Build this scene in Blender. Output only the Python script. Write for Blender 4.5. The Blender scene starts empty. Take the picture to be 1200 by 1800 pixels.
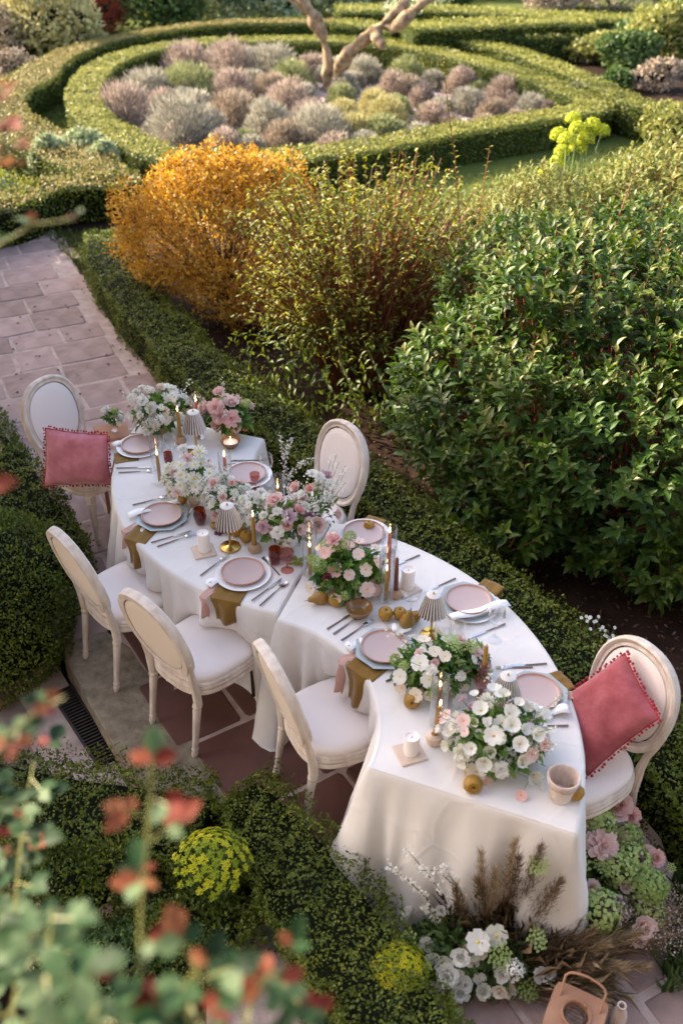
import bpy, math, random
import numpy as np
from mathutils import Vector, Matrix, Euler

rng = np.random.default_rng(7)
random.seed(7)
PI = math.pi
scn = bpy.context.scene
C = scn.collection

# ------------------------------------------------------------------ camera
CAM_H = 3.95; PITCH = math.radians(35.0)
cd = bpy.data.cameras.new('camera'); cam = bpy.data.objects.new('camera', cd); C.objects.link(cam)
cam.location = (0, 0, CAM_H); cam.rotation_euler = (PI/2 - PITCH, 0, 0)
cd.sensor_fit = 'VERTICAL'; cd.sensor_height = 36; cd.lens = 35
cd.clip_start = 0.05; cd.clip_end = 400
cd.dof.use_dof = True; cd.dof.focus_distance = 5.3; cd.dof.aperture_fstop = 1.8
scn.camera = cam
# ------------------------------------------------------------------ light
SUN_DIR = Vector((-0.80, 0.40, 0.50)).normalized()
world = bpy.data.worlds.new('World'); scn.world = world; world.use_nodes = True
wn = world.node_tree; bg = wn.nodes['Background']
sky = wn.nodes.new('ShaderNodeTexSky'); sky.sky_type = 'NISHITA'; sky.sun_disc = False
sky.sun_elevation = math.asin(SUN_DIR.z)
sky.sun_rotation = math.atan2(SUN_DIR.x, SUN_DIR.y)
sky.air_density = 1.0; sky.dust_density = 3.0; sky.ozone_density = 0.6
tint = wn.nodes.new('ShaderNodeMix'); tint.data_type = 'RGBA'; tint.blend_type = 'MULTIPLY'; tint.inputs[0].default_value = 1
tint.inputs[7].default_value = (1.0, .93, .89, 1)      # warm evening haze over the whole sky
wn.links.new(sky.outputs[0], tint.inputs[6]); wn.links.new(tint.outputs[2], bg.inputs[0]); bg.inputs[1].default_value = 0.15
scn.cycles.transparent_max_bounces = 32
sd = bpy.data.lights.new('sun', 'SUN'); sun = bpy.data.objects.new('sun', sd); C.objects.link(sun)
sd.energy = 4.0; sd.angle = math.radians(0.6); sd.color = (1.0, 0.85, 0.64)
sun.rotation_euler = SUN_DIR.to_track_quat('Z', 'Y').to_euler()
scn.view_settings.view_transform = 'Standard'; scn.view_settings.look = 'None'
scn.view_settings.exposure = 2.15; scn.view_settings.gamma = 1.0
scn.view_settings.use_curve_mapping = False

# ------------------------------------------------------------------ helpers
_f = 1750.0
def G(px, py, z=0.0):
    """surveyed photo coordinate -> point of the level plane at height z"""
    u = (px-600)/_f; v = (py-900)/_f
    dy = math.cos(PITCH)-v*math.sin(PITCH); dz = -math.sin(PITCH)-v*math.cos(PITCH)
    t = (z-3.95)/dz
    return Vector((u*t, dy*t, z))
def D(px, py, dist):
    u = (px-600)/_f; v = (py-900)/_f
    return Vector((u*dist, (math.cos(PITCH)-v*math.sin(PITCH))*dist, 3.95-(math.sin(PITCH)+v*math.cos(PITCH))*dist))

def tag(o, label=None, cat=None, group=None, kind=None):
    if label: o['label'] = label
    if cat: o['category'] = cat
    if group: o['group'] = group
    if kind: o['kind'] = kind
    return o
def empty(name, loc, label, cat, group=None, rz=0.0):
    o = bpy.data.objects.new(name, None); C.objects.link(o)
    o.empty_display_size = 0.05
    o.location = loc; o.rotation_euler = (0, 0, rz)
    return tag(o, label, cat, group)
def link(name, me, parent=None, loc=None, rot=None, scale=None):
    o = bpy.data.objects.new(name, me); C.objects.link(o)
    if parent is not None: o.parent = parent
    if loc is not None: o.location = loc
    if rot is not None: o.rotation_euler = rot
    if scale is not None: o.scale = scale if hasattr(scale, '__len__') else (scale,)*3
    return o
def copy_tree(o, parent=None):
    c = o.copy(); C.objects.link(c); c.parent = parent
    for ch in list(o.children): copy_tree(ch, c)
    return c

class MB:
    def __init__(s): s.v = []; s.f = []; s.m = []
    def add(s, vs, fs, m=0):
        b = len(s.v); s.v += [tuple(p) for p in vs]; s.f += [tuple(i+b for i in f) for f in fs]; s.m += [m]*len(fs); return s
    def box(s, c, d, rz=0, m=0, bev=0):
        x, y, z = d[0]/2, d[1]/2, d[2]/2; M = Matrix.Rotation(rz, 3, 'Z'); c = Vector(c)
        if not bev:
            p = [c+M @ Vector((i*x, j*y, k*z)) for k in (-1, 1) for j in (-1, 1) for i in (-1, 1)]
            return s.add(p, [(0,2,3,1),(4,5,7,6),(0,1,5,4),(2,6,7,3),(0,4,6,2),(1,3,7,5)], m)
        b = bev; rings = []
        for zz, ins in ((-z, b), (-z+b, 0), (z-b, 0), (z, b)):
            r = []
            for sx, sy in ((1,1),(-1,1),(-1,-1),(1,-1)):
                a = (Vector((sx*(x-ins), sy*(y-ins-b), zz)), Vector((sx*(x-ins-b), sy*(y-ins), zz)))
                if sx*sy < 0: a = a[::-1]
                r += [c+M @ q for q in a]
            rings.append(r)
        return s.rings(rings, m, cap=True)
    def rings(s, rings, m=0, cap=False, closed=True, capb=True):
        n = len(rings[0]); b = len(s.v)
        for r in rings: s.v += [tuple(p) for p in r]
        for i in range(len(rings)-1):
            for j in range(n if closed else n-1):
                k = (j+1) % n
                s.f.append((b+i*n+j, b+i*n+k, b+(i+1)*n+k, b+(i+1)*n+j)); s.m.append(m)
        if cap:
            s.f.append(tuple(b+(len(rings)-1)*n+j for j in range(n))); s.m.append(m)
            if capb: s.f.append(tuple(b+n-1-j for j in range(n))); s.m.append(m)
        return s
    def lathe(s, prof, n=20, c=(0,0,0), m=0, cap=False, wob=None):
        rs = []
        for i, (r, z) in enumerate(prof):
            ring = []
            for j in range(n):
                a = 2*PI*j/n; rr = r*(wob(a, z) if wob else 1)
                ring.append((c[0]+rr*math.cos(a), c[1]+rr*math.sin(a), c[2]+z))
            rs.append(ring)
        return s.rings(rs, m, cap=cap)
    def tube(s, pts, rad, n=6, m=0, cap=True):
        pts = [Vector(p) for p in pts]
        if not hasattr(rad, '__len__'): rad = [rad]*len(pts)
        rs = []; up = Vector((0.1, 0.2, 1)).normalized(); last = None
        for i, p in enumerate(pts):
            t = (pts[min(i+1, len(pts)-1)]-pts[max(i-1, 0)])
            t = t.normalized() if t.length > 1e-9 else Vector((0,0,1))
            if last is None:
                a = t.cross(up)
                if a.length < 1e-3: a = t.cross(Vector((1,0,0)))
            else: a = last-t*last.dot(t)
            a.normalize(); last = a; b = t.cross(a)
            rs.append([p+(a*math.cos(2*PI*j/n)+b*math.sin(2*PI*j/n))*rad[i] for j in range(n)])
        return s.rings(rs, m, cap=cap)
    def sphere(s, c, r, n=10, k=6, m=0, sc=(1,1,1)):
        rs = []
        for i in range(k+1):
            ph = PI*i/k
            rs.append([(c[0]+r*sc[0]*math.sin(ph)*math.cos(2*PI*j/n), c[1]+r*sc[1]*math.sin(ph)*math.sin(2*PI*j/n), c[2]-r*sc[2]*math.cos(ph)) for j in range(n)])
        return s.rings(rs, m)
    def mesh(s, name, mats, smooth=True, auto=True):
        me = bpy.data.meshes.new(name); me.from_pydata(s.v, [], s.f)
        if not isinstance(mats, (list, tuple)): mats = [mats]
        for mt in mats: me.materials.append(mt)
        if len(mats) > 1: me.polygons.foreach_set('material_index', s.m)
        if smooth:
            me.polygons.foreach_set('use_smooth', [True]*len(me.polygons))
            if auto: me.set_sharp_from_angle(angle=math.radians(40))
        me.update(); return me
    def build(s, name, mats, parent=None, smooth=True, **k):
        return link(name, s.mesh(name, mats, smooth), parent, **k)

def np_mesh(name, V, F, mat, rnd=None, smooth=False):
    """uniform polygons, fast"""
    me = bpy.data.meshes.new(name); k = F.shape[1]
    me.vertices.add(len(V)); me.vertices.foreach_set('co', np.ascontiguousarray(V, dtype=np.float32).ravel())
    me.loops.add(F.size); me.loops.foreach_set('vertex_index', np.ascontiguousarray(F, dtype=np.int32).ravel())
    me.polygons.add(len(F)); me.polygons.foreach_set('loop_start', np.arange(0, F.size, k, dtype=np.int32))
    if smooth: me.polygons.foreach_set('use_smooth', np.ones(len(F), bool))
    me.update(calc_edges=True)
    if rnd is not None:
        a = me.attributes.new('rnd', 'FLOAT', 'FACE'); a.data.foreach_set('value', rnd.astype(np.float32))
    for m in (mat if isinstance(mat, (list, tuple)) else [mat]): me.materials.append(m)
    return me

def nz(P, fr, seed=0):
    r = np.random.default_rng(100+seed); out = 0; amp = 1.0; tot = 0
    for o in range(3):
        for _ in range(3):
            d = r.normal(size=3); d /= np.linalg.norm(d)
            out = out+amp*np.sin(P @ d*fr*2*PI*(1.0+0.3*r.random())+r.random()*6.28)
        tot += amp*3; fr *= 2.03; amp *= 0.55
    return out/tot*1.8

def unit(A): return A/np.maximum(np.linalg.norm(A, axis=1, keepdims=True), 1e-9)

T_LEAF = (np.array([(0,0,0),(-.5,.42,.10),(0,.5,-.02),(.5,.42,.10),(0,1,-.12)], float), np.array([(0,2,4,1),(0,3,4,2)]))
T_QUAD = (np.array([(0,0,0),(-.5,.5,.06),(0,1,-.04),(.5,.5,.06)], float), np.array([(0,3,2,1)]))
T_LONG = (np.array([(0,0,0),(-.42,.28,.10),(-.40,.62,.05),(0,1,-.16),(.40,.62,.05),(.42,.28,.10),(0,.30,0),(0,.64,-.04)], float),
          np.array([(0,6,1,1),(6,7,2,1),(7,3,3,2),(0,5,6,6),(6,5,4,7),(7,4,3,3)]))
# T_LONG as pure quads (degenerate corners avoided below)
T_LONG = (np.array([(0,0,0),(-.46,.36,.10),(-.30,.74,.02),(0,1,-.18),(.30,.74,.02),(.46,.36,.10),(0,.55,-.03)], float),
          np.array([(0,6,2,1),(6,3,2,2),(0,5,4,6),(6,4,3,3)]))
T_LONG = (np.array([(0,0,0),(-.46,.40,.10),(0,.46,-.02),(.46,.40,.10),(-.26,.78,.0),(0,.80,-.08),(.26,.78,.0),(0,1.0,-.2)], float),
          np.array([(0,2,1),(0,3,2),(1,2,5),(1,5,4),(2,3,6),(2,6,5),(4,5,7),(5,6,7)]))
def leaf_arrays(P, Dr, N, L, W, T):
    tv, tf = T; d = unit(Dr); s = unit(np.cross(d, N)); n = np.cross(s, d); k = len(tv)
    L = np.broadcast_to(L, (len(P),))[:, None, None]; W = np.broadcast_to(W, (len(P),))[:, None, None]
    V = P[:, None, :]+s[:, None, :]*W*tv[None, :, 0:1]+d[:, None, :]*L*tv[None, :, 1:2]+n[:, None, :]*np.where(tv[None, :, 0:1] != 0, W*2.0, L)*tv[None, :, 2:3]
    F = (np.arange(len(P))*k)[:, None, None]+tf[None]
    return V.reshape(-1, 3), F.reshape(-1, tf.shape[1]), len(tf)
def leaves(name, P, Dr, N, L, W, mat, T=T_QUAD, rnd=None, parent=None, smooth=False):
    V, F, k = leaf_arrays(P, Dr, N, L, W, T)
    if rnd is None: rnd = rng.random(len(P))
    o = link(name, np_mesh(name, V, F, mat, np.repeat(rnd, k), smooth), parent)
    o['kind'] = 'stuff'
    return o
def rdir(n): return unit(rng.normal(size=(n, 3)))

# ------------------------------------------------------------------ materials
def lnk(nt, a, b): nt.links.new(a, b)
def base_mat(name):
    m = bpy.data.materials.new(name); m.use_nodes = True; nt = m.node_tree
    return m, nt, nt.nodes['Principled BSDF']
def ramp(nt, cols, fac):
    r = nt.nodes.new('ShaderNodeValToRGB'); e = r.color_ramp.elements
    while len(e) < len(cols): e.new(0.5)
    for i, c in enumerate(cols):
        e[i].position = i/(len(cols)-1); e[i].color = (*c, 1)
    lnk(nt, fac, r.inputs[0]); return r.outputs[0]
def noise(nt, scale, detail=4, coord='Object', rough=.55, stretch=None):
    tc = nt.nodes.new('ShaderNodeTexCoord'); n = nt.nodes.new('ShaderNodeTexNoise')
    n.inputs['Scale'].default_value = scale; n.inputs['Detail'].default_value = detail; n.inputs['Roughness'].default_value = rough
    src = tc.outputs[coord]
    if coord == 'World':
        pass
    if stretch:
        mp = nt.nodes.new('ShaderNodeMapping'); mp.inputs['Scale'].default_value = stretch; lnk(nt, src, mp.inputs[0]); src = mp.outputs[0]
    lnk(nt, src, n.inputs['Vector']); return n.outputs['Fac']
def math_n(nt, op, a, b):
    n = nt.nodes.new('ShaderNodeMath'); n.operation = op
    for i, q in enumerate((a, b)):
        if isinstance(q, (int, float)): n.inputs[i].default_value = q
        else: lnk(nt, q, n.inputs[i])
    n.use_clamp = False
    return n.outputs[0]
def foliage_mat(name, cols, trans=.35, tcol=None, ns=2.0, nw=.5, rough=.5, spec=.35, objrand=False):
    m, nt, b = base_mat(name)
    at = nt.nodes.new('ShaderNodeAttribute'); at.attribute_name = 'rnd'
    r0 = at.outputs['Fac']
    if objrand:
        oi = nt.nodes.new('ShaderNodeObjectInfo'); r0 = oi.outputs['Random']
    geo = nt.nodes.new('ShaderNodeNewGeometry'); n = nt.nodes.new('ShaderNodeTexNoise')
    n.inputs['Scale'].default_value = ns; n.inputs['Detail'].default_value = 3; lnk(nt, geo.outputs['Position'], n.inputs['Vector'])
    nf = math_n(nt, 'MULTIPLY', math_n(nt, 'SUBTRACT', n.outputs['Fac'], .5), nw*2.2)
    fac = math_n(nt, 'ADD', r0, nf)
    col = ramp(nt, cols, fac)
    lnk(nt, col, b.inputs['Base Color']); b.inputs['Roughness'].default_value = rough
    b.inputs['Specular IOR Level'].default_value = spec
    if trans > 0:
        t = nt.nodes.new('ShaderNodeBsdfTranslucent'); mx = nt.nodes.new('ShaderNodeMixShader'); mx.inputs[0].default_value = trans
        if tcol:
            mc = nt.nodes.new('ShaderNodeMix'); mc.data_type = 'RGBA'; mc.blend_type = 'MULTIPLY'; mc.inputs[0].default_value = 1
            lnk(nt, col, mc.inputs[6]); mc.inputs[7].default_value = (*tcol, 1); lnk(nt, mc.outputs[2], t.inputs[0])
        else: lnk(nt, col, t.inputs[0])
        out = nt.nodes['Material Output']; lnk(nt, b.outputs[0], mx.inputs[1]); lnk(nt, t.outputs[0], mx.inputs[2]); lnk(nt, mx.outputs[0], out.inputs[0])
    return m
def solid(name, col, rough=.6, spec=.4, metal=0, var=0.0, ns=8, bump=0, bs=60, trans=0, col2=None, stretch=None, sheen=0, sss=0, objrand=0, emis=0, ecol=None, coord='Object'):
    m, nt, b = base_mat(name)
    b.inputs['Roughness'].default_value = rough; b.inputs['Specular IOR Level'].default_value = spec; b.inputs['Metallic'].default_value = metal
    src = None
    if col2 is None and var: col2 = tuple(c*(1-var) for c in col)
    if col2 is not None:
        f = noise(nt, ns, 5, coord=coord, stretch=stretch)
        f = math_n(nt, 'MULTIPLY', math_n(nt, 'SUBTRACT', f, .3), 2.5)
        if objrand:
            oi = nt.nodes.new('ShaderNodeObjectInfo')
            f = math_n(nt, 'ADD', math_n(nt, 'MULTIPLY', f, 1-objrand), math_n(nt, 'MULTIPLY', oi.outputs['Random'], objrand))
        src = ramp(nt, [col2, col], f); lnk(nt, src, b.inputs['Base Color'])
    else: b.inputs['Base Color'].default_value = (*col, 1)
    if bump:
        bm = nt.nodes.new('ShaderNodeBump'); bm.inputs['Strength'].default_value = bump; bm.inputs['Distance'].default_value = .01
        lnk(nt, noise(nt, bs, 4, coord=coord, stretch=stretch), bm.inputs['Height']); lnk(nt, bm.outputs[0], b.inputs['Normal'])
    if sheen: b.inputs['Sheen Weight'].default_value = sheen; b.inputs['Sheen Roughness'].default_value = .4
    if sss:
        b.inputs['Subsurface Weight'].default_value = sss; b.inputs['Subsurface Radius'].default_value = (.02, .012, .008); b.inputs['Subsurface Scale'].default_value = .5
    if emis:
        b.inputs['Emission Strength'].default_value = emis; b.inputs['Emission Color'].default_value = (*(ecol or col), 1)
    if trans:
        t = nt.nodes.new('ShaderNodeBsdfTranslucent'); mx = nt.nodes.new('ShaderNodeMixShader'); mx.inputs[0].default_value = trans
        if src is not None: lnk(nt, src, t.inputs[0])
        else: t.inputs[0].default_value = (*col, 1)
        out = nt.nodes['Material Output']; lnk(nt, b.outputs[0], mx.inputs[1]); lnk(nt, t.outputs[0], mx.inputs[2]); lnk(nt, mx.outputs[0], out.inputs[0])
    return m
def glass_mat(name, tint=(1,1,1), refl=1.0):
    m = bpy.data.materials.new(name); m.use_nodes = True; nt = m.node_tree; nt.nodes.remove(nt.nodes['Principled BSDF'])
    tr = nt.nodes.new('ShaderNodeBsdfTransparent'); tr.inputs[0].default_value = (*tint, 1)
    gl = nt.nodes.new('ShaderNodeBsdfGlossy'); gl.inputs['Roughness'].default_value = .02; gl.inputs[0].default_value = (refl, refl, refl, 1)
    fr = nt.nodes.new('ShaderNodeLayerWeight'); fr.inputs[0].default_value = .5
    pw = math_n(nt, 'ADD', math_n(nt, 'MULTIPLY', math_n(nt, 'POWER', fr.outputs['Facing'], 3.0), .85), .05)
    mx = nt.nodes.new('ShaderNodeMixShader'); lnk(nt, pw, mx.inputs[0]); lnk(nt, tr.outputs[0], mx.inputs[1]); lnk(nt, gl.outputs[0], mx.inputs[2])
    lnk(nt, mx.outputs[0], nt.nodes['Material Output'].inputs[0]); return m

M = {}
# greens
M['box'] = foliage_mat('box_leaf', [(.030,.050,.006),(.090,.130,.012),(.21,.23,.03)], .3, (1.2,1.2,.5), 3.0, .45)
M['box_far'] = foliage_mat('box_leaf_sun_tinted', [(.05,.09,.012),(.16,.21,.025),(.34,.34,.06)], .35, (1.2,1.1,.5), 1.2, .4)  # lighter copy of the box leaf, sunshine put into its colour
M['box_side'] = foliage_mat('box_side_shade_tinted', [(.028,.05,.006),(.085,.12,.012),(.24,.24,.03)], .3, None, 1.6, .4)  # hedge sides: shade put into the leaf colour
M['box_top'] = foliage_mat('box_top_sun_tinted', [(.15,.18,.03),(.27,.28,.055),(.38,.36,.09)], .3, None, 1.6, .4)  # hedge tops: sunlight put into the leaf colour, lit copy of the sides
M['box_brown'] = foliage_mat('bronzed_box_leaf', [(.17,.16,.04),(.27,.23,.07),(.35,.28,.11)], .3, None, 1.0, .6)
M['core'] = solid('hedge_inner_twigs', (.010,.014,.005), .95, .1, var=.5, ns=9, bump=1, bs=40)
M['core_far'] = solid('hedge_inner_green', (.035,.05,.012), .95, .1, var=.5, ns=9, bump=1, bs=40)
M['twig'] = solid('twig_bark', (.10,.06,.035), .85, .2, var=.4, ns=30)
M['redstem'] = solid('red_stem_bark', (.27,.085,.045), .6, .3, var=.5, ns=12)
M['golden'] = foliage_mat('golden_leaf', [(.10,.05,.012),(.42,.235,.03),(.55,.35,.05),(.62,.47,.15)], .38, (1.2,1.0,.5), 6, .75)
M['redleaf'] = foliage_mat('yellow_green_leaf', [(.06,.10,.02),(.18,.23,.035),(.42,.38,.07)], .42, (1.2,1.05,.4), 2.0, .4)
M['laurel'] = foliage_mat('laurel_leaf', [(.015,.044,.006),(.052,.110,.011),(.14,.18,.02)], .28, (1.3,1.2,.5), 1.2, .3, rough=.5, spec=.35)
M['laurel_tip'] = foliage_mat('laurel_young_leaf', [(.07,.12,.02),(.15,.20,.04),(.24,.22,.07)], .35, None, 1.5, .3, rough=.35, spec=.5)
M['backshrub'] = foliage_mat('grey_green_leaf', [(.12,.15,.035),(.26,.28,.07),(.42,.38,.12)], .35, None, 1.5, .3)
M['lime'] = foliage_mat('lime_bract', [(.28,.34,.015),(.48,.54,.03),(.62,.66,.08)], .4, None, 6, .3)
M['limestem'] = solid('euphorbia_stem', (.12,.2,.05), .6)
M['yellow'] = foliage_mat('yellow_green_bract', [(.30,.40,.02),(.60,.62,.02),(.84,.76,.04)], .35, None, 25, .5, objrand=True)
M['lav_grey'] = foliage_mat('lavender_grey', [(0.210,0.195,0.165),(0.390,0.375,0.300),(0.570,0.540,0.450)], .2, None, 3, .3, rough=.9, spec=.1)
M['lav_pink'] = foliage_mat('lavender_pinkish', [(.20,.155,.13),(.40,.32,.27),(.60,.50,.43)], .2, None, 3, .3, rough=.9, spec=.1)
M['lav_green'] = foliage_mat('lavender_green', [(0.150,0.180,0.075),(0.285,0.315,0.150),(0.495,0.495,0.270)], .2, None, 3, .3, rough=.9, spec=.1)
M['lav_brown'] = foliage_mat('lavender_brown', [(.19,.15,.11),(.36,.29,.22),(.52,.44,.35)], .2, None, 3, .3, rough=.9, spec=.1)
M['lav_yel'] = foliage_mat('lavender_yellow', [(0.250,0.237,0.100),(0.450,0.413,0.188),(0.625,0.562,0.300)], .2, None, 3, .3, rough=.9, spec=.1)
M['silver'] = foliage_mat('silver_leaf', [(.10,.16,.08),(.32,.39,.22),(.62,.64,.42)], .25, None, 4, .4)
M['grass'] = foliage_mat('grass_blade', [(.05,.09,.015),(.11,.15,.03),(.2,.2,.05)], .3, None, 1.5, .4)
M['grass_gold'] = foliage_mat('golden_grass_blade', [(.20,.19,.04),(.38,.32,.07),(.5,.4,.1)], .3, None, 1.5, .4)
M['rosegreen'] = foliage_mat('rose_leaf', [(.010,.030,.010),(.030,.080,.025),(.12,.18,.09)], .35, (1.2,1.2,.5), 3, .4, rough=.6, spec=.25, objrand=True)
M['rosered'] = foliage_mat('red_rose_leaf', [(.13,.015,.014),(.22,.045,.025),(.26,.12,.05)], .45, None, 3, .4, rough=.6, spec=.2, objrand=True)
M['rosecane'] = solid('rose_cane', (.17,.17,.05), .5)
M['arr_green'] = foliage_mat('bouquet_leaf', [(.03,.10,.015),(.09,.20,.03),(.22,.34,.08)], .35, (1.2,1.2,.5), 8, .4)
M['mid_green'] = foliage_mat('garden_leaf', [(.03,.07,.015),(.07,.13,.03),(.16,.22,.06)], .35, None, 1.5, .5)
# hard
M['soil'] = solid('bed_soil', (.040,.022,.014), .95, .1, col2=(.012,.007,.005), ns=5, bump=1, bs=14)
M['lawn'] = solid('lawn_base', (.10,.12,.025), .95, .1, col2=(.06,.08,.02), ns=2, bump=.6, bs=60)
M['lawn_gold'] = solid('dry_lawn_base', (.42,.36,.12), .95, .1, col2=(.24,.22,.07), ns=2, bump=.6, bs=60)
M['gravel'] = solid('gravel_ground', (.46,.38,.37), .95, .2, col2=(.26,.2,.19), ns=24, bump=1, bs=40)
M['mortar'] = solid('pointing_mortar', (.54,.42,.37), .95, .1, col2=(.36,.27,.235), ns=10, bump=.5, bs=80)
M['stone'] = solid('sandstone', (.47,.335,.30), .85, .2, col2=(.20,.135,.115), ns=5.5, bump=1.0, bs=13, objrand=.45, coord='Object')
M['tile'] = solid('red_quarry_tile', (.17,.075,.055), .6, .35, col2=(.085,.035,.026), ns=3.5, bump=.4, bs=16, objrand=.4)
M['slab'] = solid('grey_slab', (.34,.27,.245), .85, .2, col2=(.16,.115,.105), ns=6, bump=.9, bs=14, objrand=.5)
M['stepstone'] = solid('weathered_step_stone', (.33,.275,.20), .9, .15, col2=(.17,.135,.095), ns=14, bump=1, bs=34)
M['iron'] = solid('cast_iron', (.05,.04,.035), .6, .4, metal=.5)
M['dark'] = solid('drain_dark', (.01,.008,.007), .9)
M['litter'] = foliage_mat('fallen_leaf', [(.02,.009,.005),(.06,.026,.014),(.15,.075,.035)], .1, None, 5, .3)
M['linen'] = solid('white_linen', (.76,.725,.69), .9, .15, col2=(.69,.65,.615), ns=5, bump=.5, bs=7, sheen=.15, stretch=(1,1,.6))
_nt = M['linen'].node_tree; _b = _nt.nodes['Principled BSDF']; _vo = _nt.nodes.new('ShaderNodeTexVoronoi'); _vo.feature = 'DISTANCE_TO_EDGE'; _vo.inputs['Scale'].default_value = 2.6
_tc = _nt.nodes.new('ShaderNodeTexCoord'); _mx = _nt.nodes.new('ShaderNodeMix'); _mx.data_type = 'VECTOR'; _n2 = _nt.nodes.new('ShaderNodeTexNoise'); _n2.inputs['Scale'].default_value = 2.2
_mx.inputs[0].default_value = .22; _nt.links.new(_tc.outputs['Object'], _mx.inputs[4]); _nt.links.new(_n2.outputs['Color'], _mx.inputs[5]); _nt.links.new(_tc.outputs['Object'], _n2.inputs['Vector']); _nt.links.new(_mx.outputs[1], _vo.inputs['Vector'])
_mr = _nt.nodes.new('ShaderNodeMapRange'); _mr.inputs['From Max'].default_value = .035; _nt.links.new(_vo.outputs['Distance'], _mr.inputs['Value'])
_bp = _nt.nodes.new('ShaderNodeBump'); _bp.inputs['Strength'].default_value = .35; _bp.inputs['Distance'].default_value = .004; _bp.invert = True
_old = _b.inputs['Normal'].links[0].from_socket; _nt.links.new(_old, _bp.inputs['Normal']); _nt.links.new(_mr.outputs['Result'], _bp.inputs['Height']); _nt.links.new(_bp.outputs[0], _b.inputs['Normal'])
M['skirt'] = solid('linen_skirt', (.76,.70,.64), .9, .15, col2=(.70,.64,.58), ns=5, bump=.25, bs=90, sheen=.15)
M['wood_white'] = solid('limewashed_wood', (.76,.68,.61), .6, .3, col2=(.52,.42,.34), ns=18, bump=.25, bs=70, stretch=(1,1,.35))
M['uphol'] = solid('cream_upholstery', (.80,.72,.68), .9, .15, bump=.1, bs=300, sheen=.2)
M['uphol_back'] = solid('tan_backing_fabric', (.74,.64,.55), .9, .15, bump=.1, bs=300)
M['velvet'] = solid('rose_velvet', (.42,.12,.13), .85, .15, col2=(.28,.06,.07), ns=11, bump=.8, bs=16, sheen=.6)
M['velvet_dusty'] = solid('dusty_pink_velvet', (.64,.25,.28), .85, .15, col2=(.46,.14,.17), ns=11, bump=.8, bs=16, sheen=.6)  # light put into the colour: rose velvet copy lightened for the dimmer cushion
M['wallstone'] = solid('grey_wall_stone', (.20,.185,.175), .9, .15, col2=(.13,.12,.115), ns=4, bump=1, bs=10)
M['pompom'] = solid('crimson_pompom', (.36,.03,.05), .9, .2)
M['ochre'] = solid('ochre_linen', (.23,.125,.02), .8, .3, col2=(.17,.085,.012), ns=8, bump=.4, bs=120, sheen=.3)
M['blush'] = solid('blush_gauze', (.72,.46,.38), .9, .1, bump=.5, bs=40, trans=.3)
M['paper'] = solid('deckled_paper', (.86,.85,.84), .8, .2, bump=.2, bs=60)
M['ink'] = solid('grey_ink', (.30,.33,.30), .8)
M['plate_white'] = solid('white_glaze', (.78,.76,.75), .12, .5)
M['plate_pink'] = solid('matt_pink_glaze', (.52,.385,.355), .32, .4, col2=(.47,.35,.33), ns=5)
M['rim_rust'] = solid('rust_glaze_rim', (.46,.19,.11), .4, .4, col2=(.52,.33,.27), ns=6)
M['plate_blue'] = solid('grey_blue_glaze', (.40,.45,.45), .25, .5, col2=(.33,.38,.39), ns=6)
M['steel'] = solid('brushed_steel', (.62,.60,.58), .25, .5, metal=1)
M['pewter'] = solid('pewter_handle', (.24,.17,.15), .35, .5, metal=.6)
M['brass'] = solid('brass', (.55,.36,.10), .22, .5, metal=1)
M['glass'] = glass_mat('clear_glass', (.97,.97,.97))
M['amber'] = glass_mat('amber_glass', (.62,.25,.13))
M['rosy'] = glass_mat('rose_glass', (.80,.52,.48))
M['wax_white'] = solid('white_wax', (.86,.80,.76), .5, .4, sss=.3)
M['wax_gold'] = solid('ochre_wax', (.36,.20,.035), .45, .4, var=.1)
M['wax_red'] = solid('rust_wax', (.48,.115,.07), .45, .4)
M['wax_brown'] = solid('brown_wax', (.13,.045,.03), .4, .4)
M['flame'] = solid('flame', (1,.55,.2), .5, emis=9, ecol=(1,.55,.2))
M['wick'] = solid('wick', (.02,.015,.01), .9)
M['ceramic_tan'] = solid('tan_stoneware', (.50,.33,.22), .6, .3, col2=(.38,.24,.15), ns=8, bump=.4, bs=40)
M['ceramic_cream'] = solid('cream_stoneware', (.68,.55,.45), .6, .3, col2=(.56,.42,.33), ns=8, bump=.3, bs=40)
M['brownglaze'] = solid('brown_glaze', (.16,.07,.02), .15, .6, col2=(.28,.15,.05), ns=10)
M['oldpot'] = solid('whitewashed_clay', (.76,.70,.65), .85, .2, col2=(.48,.33,.26), ns=9, bump=.9, bs=45, stretch=(1,1,.5))
M['terracotta'] = solid('terracotta', (.48,.24,.14), .8, .2, var=.3)
M['lantern'] = solid('tan_leather_wood', (.42,.235,.14), .5, .35, col2=(.27,.13,.07), ns=6)
M['apple'] = solid('golden_russet', (.42,.22,.03), .4, .4, col2=(.26,.15,.02), ns=14)
M['pear'] = solid('green_pear', (.26,.20,.035), .4, .4, col2=(.30,.12,.03), ns=9)
M['grape_p'] = solid('purple_grape', (.10,.015,.04), .3, .5)
M['grape_g'] = solid('green_grape', (.28,.34,.05), .3, .5, trans=.2)
M['shade_w'] = solid('white_pleat', (.84,.80,.77), .5, .4, trans=.3)
M['shade_d'] = solid('dark_pleat_gap', (.16,.12,.10), .6)
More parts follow.
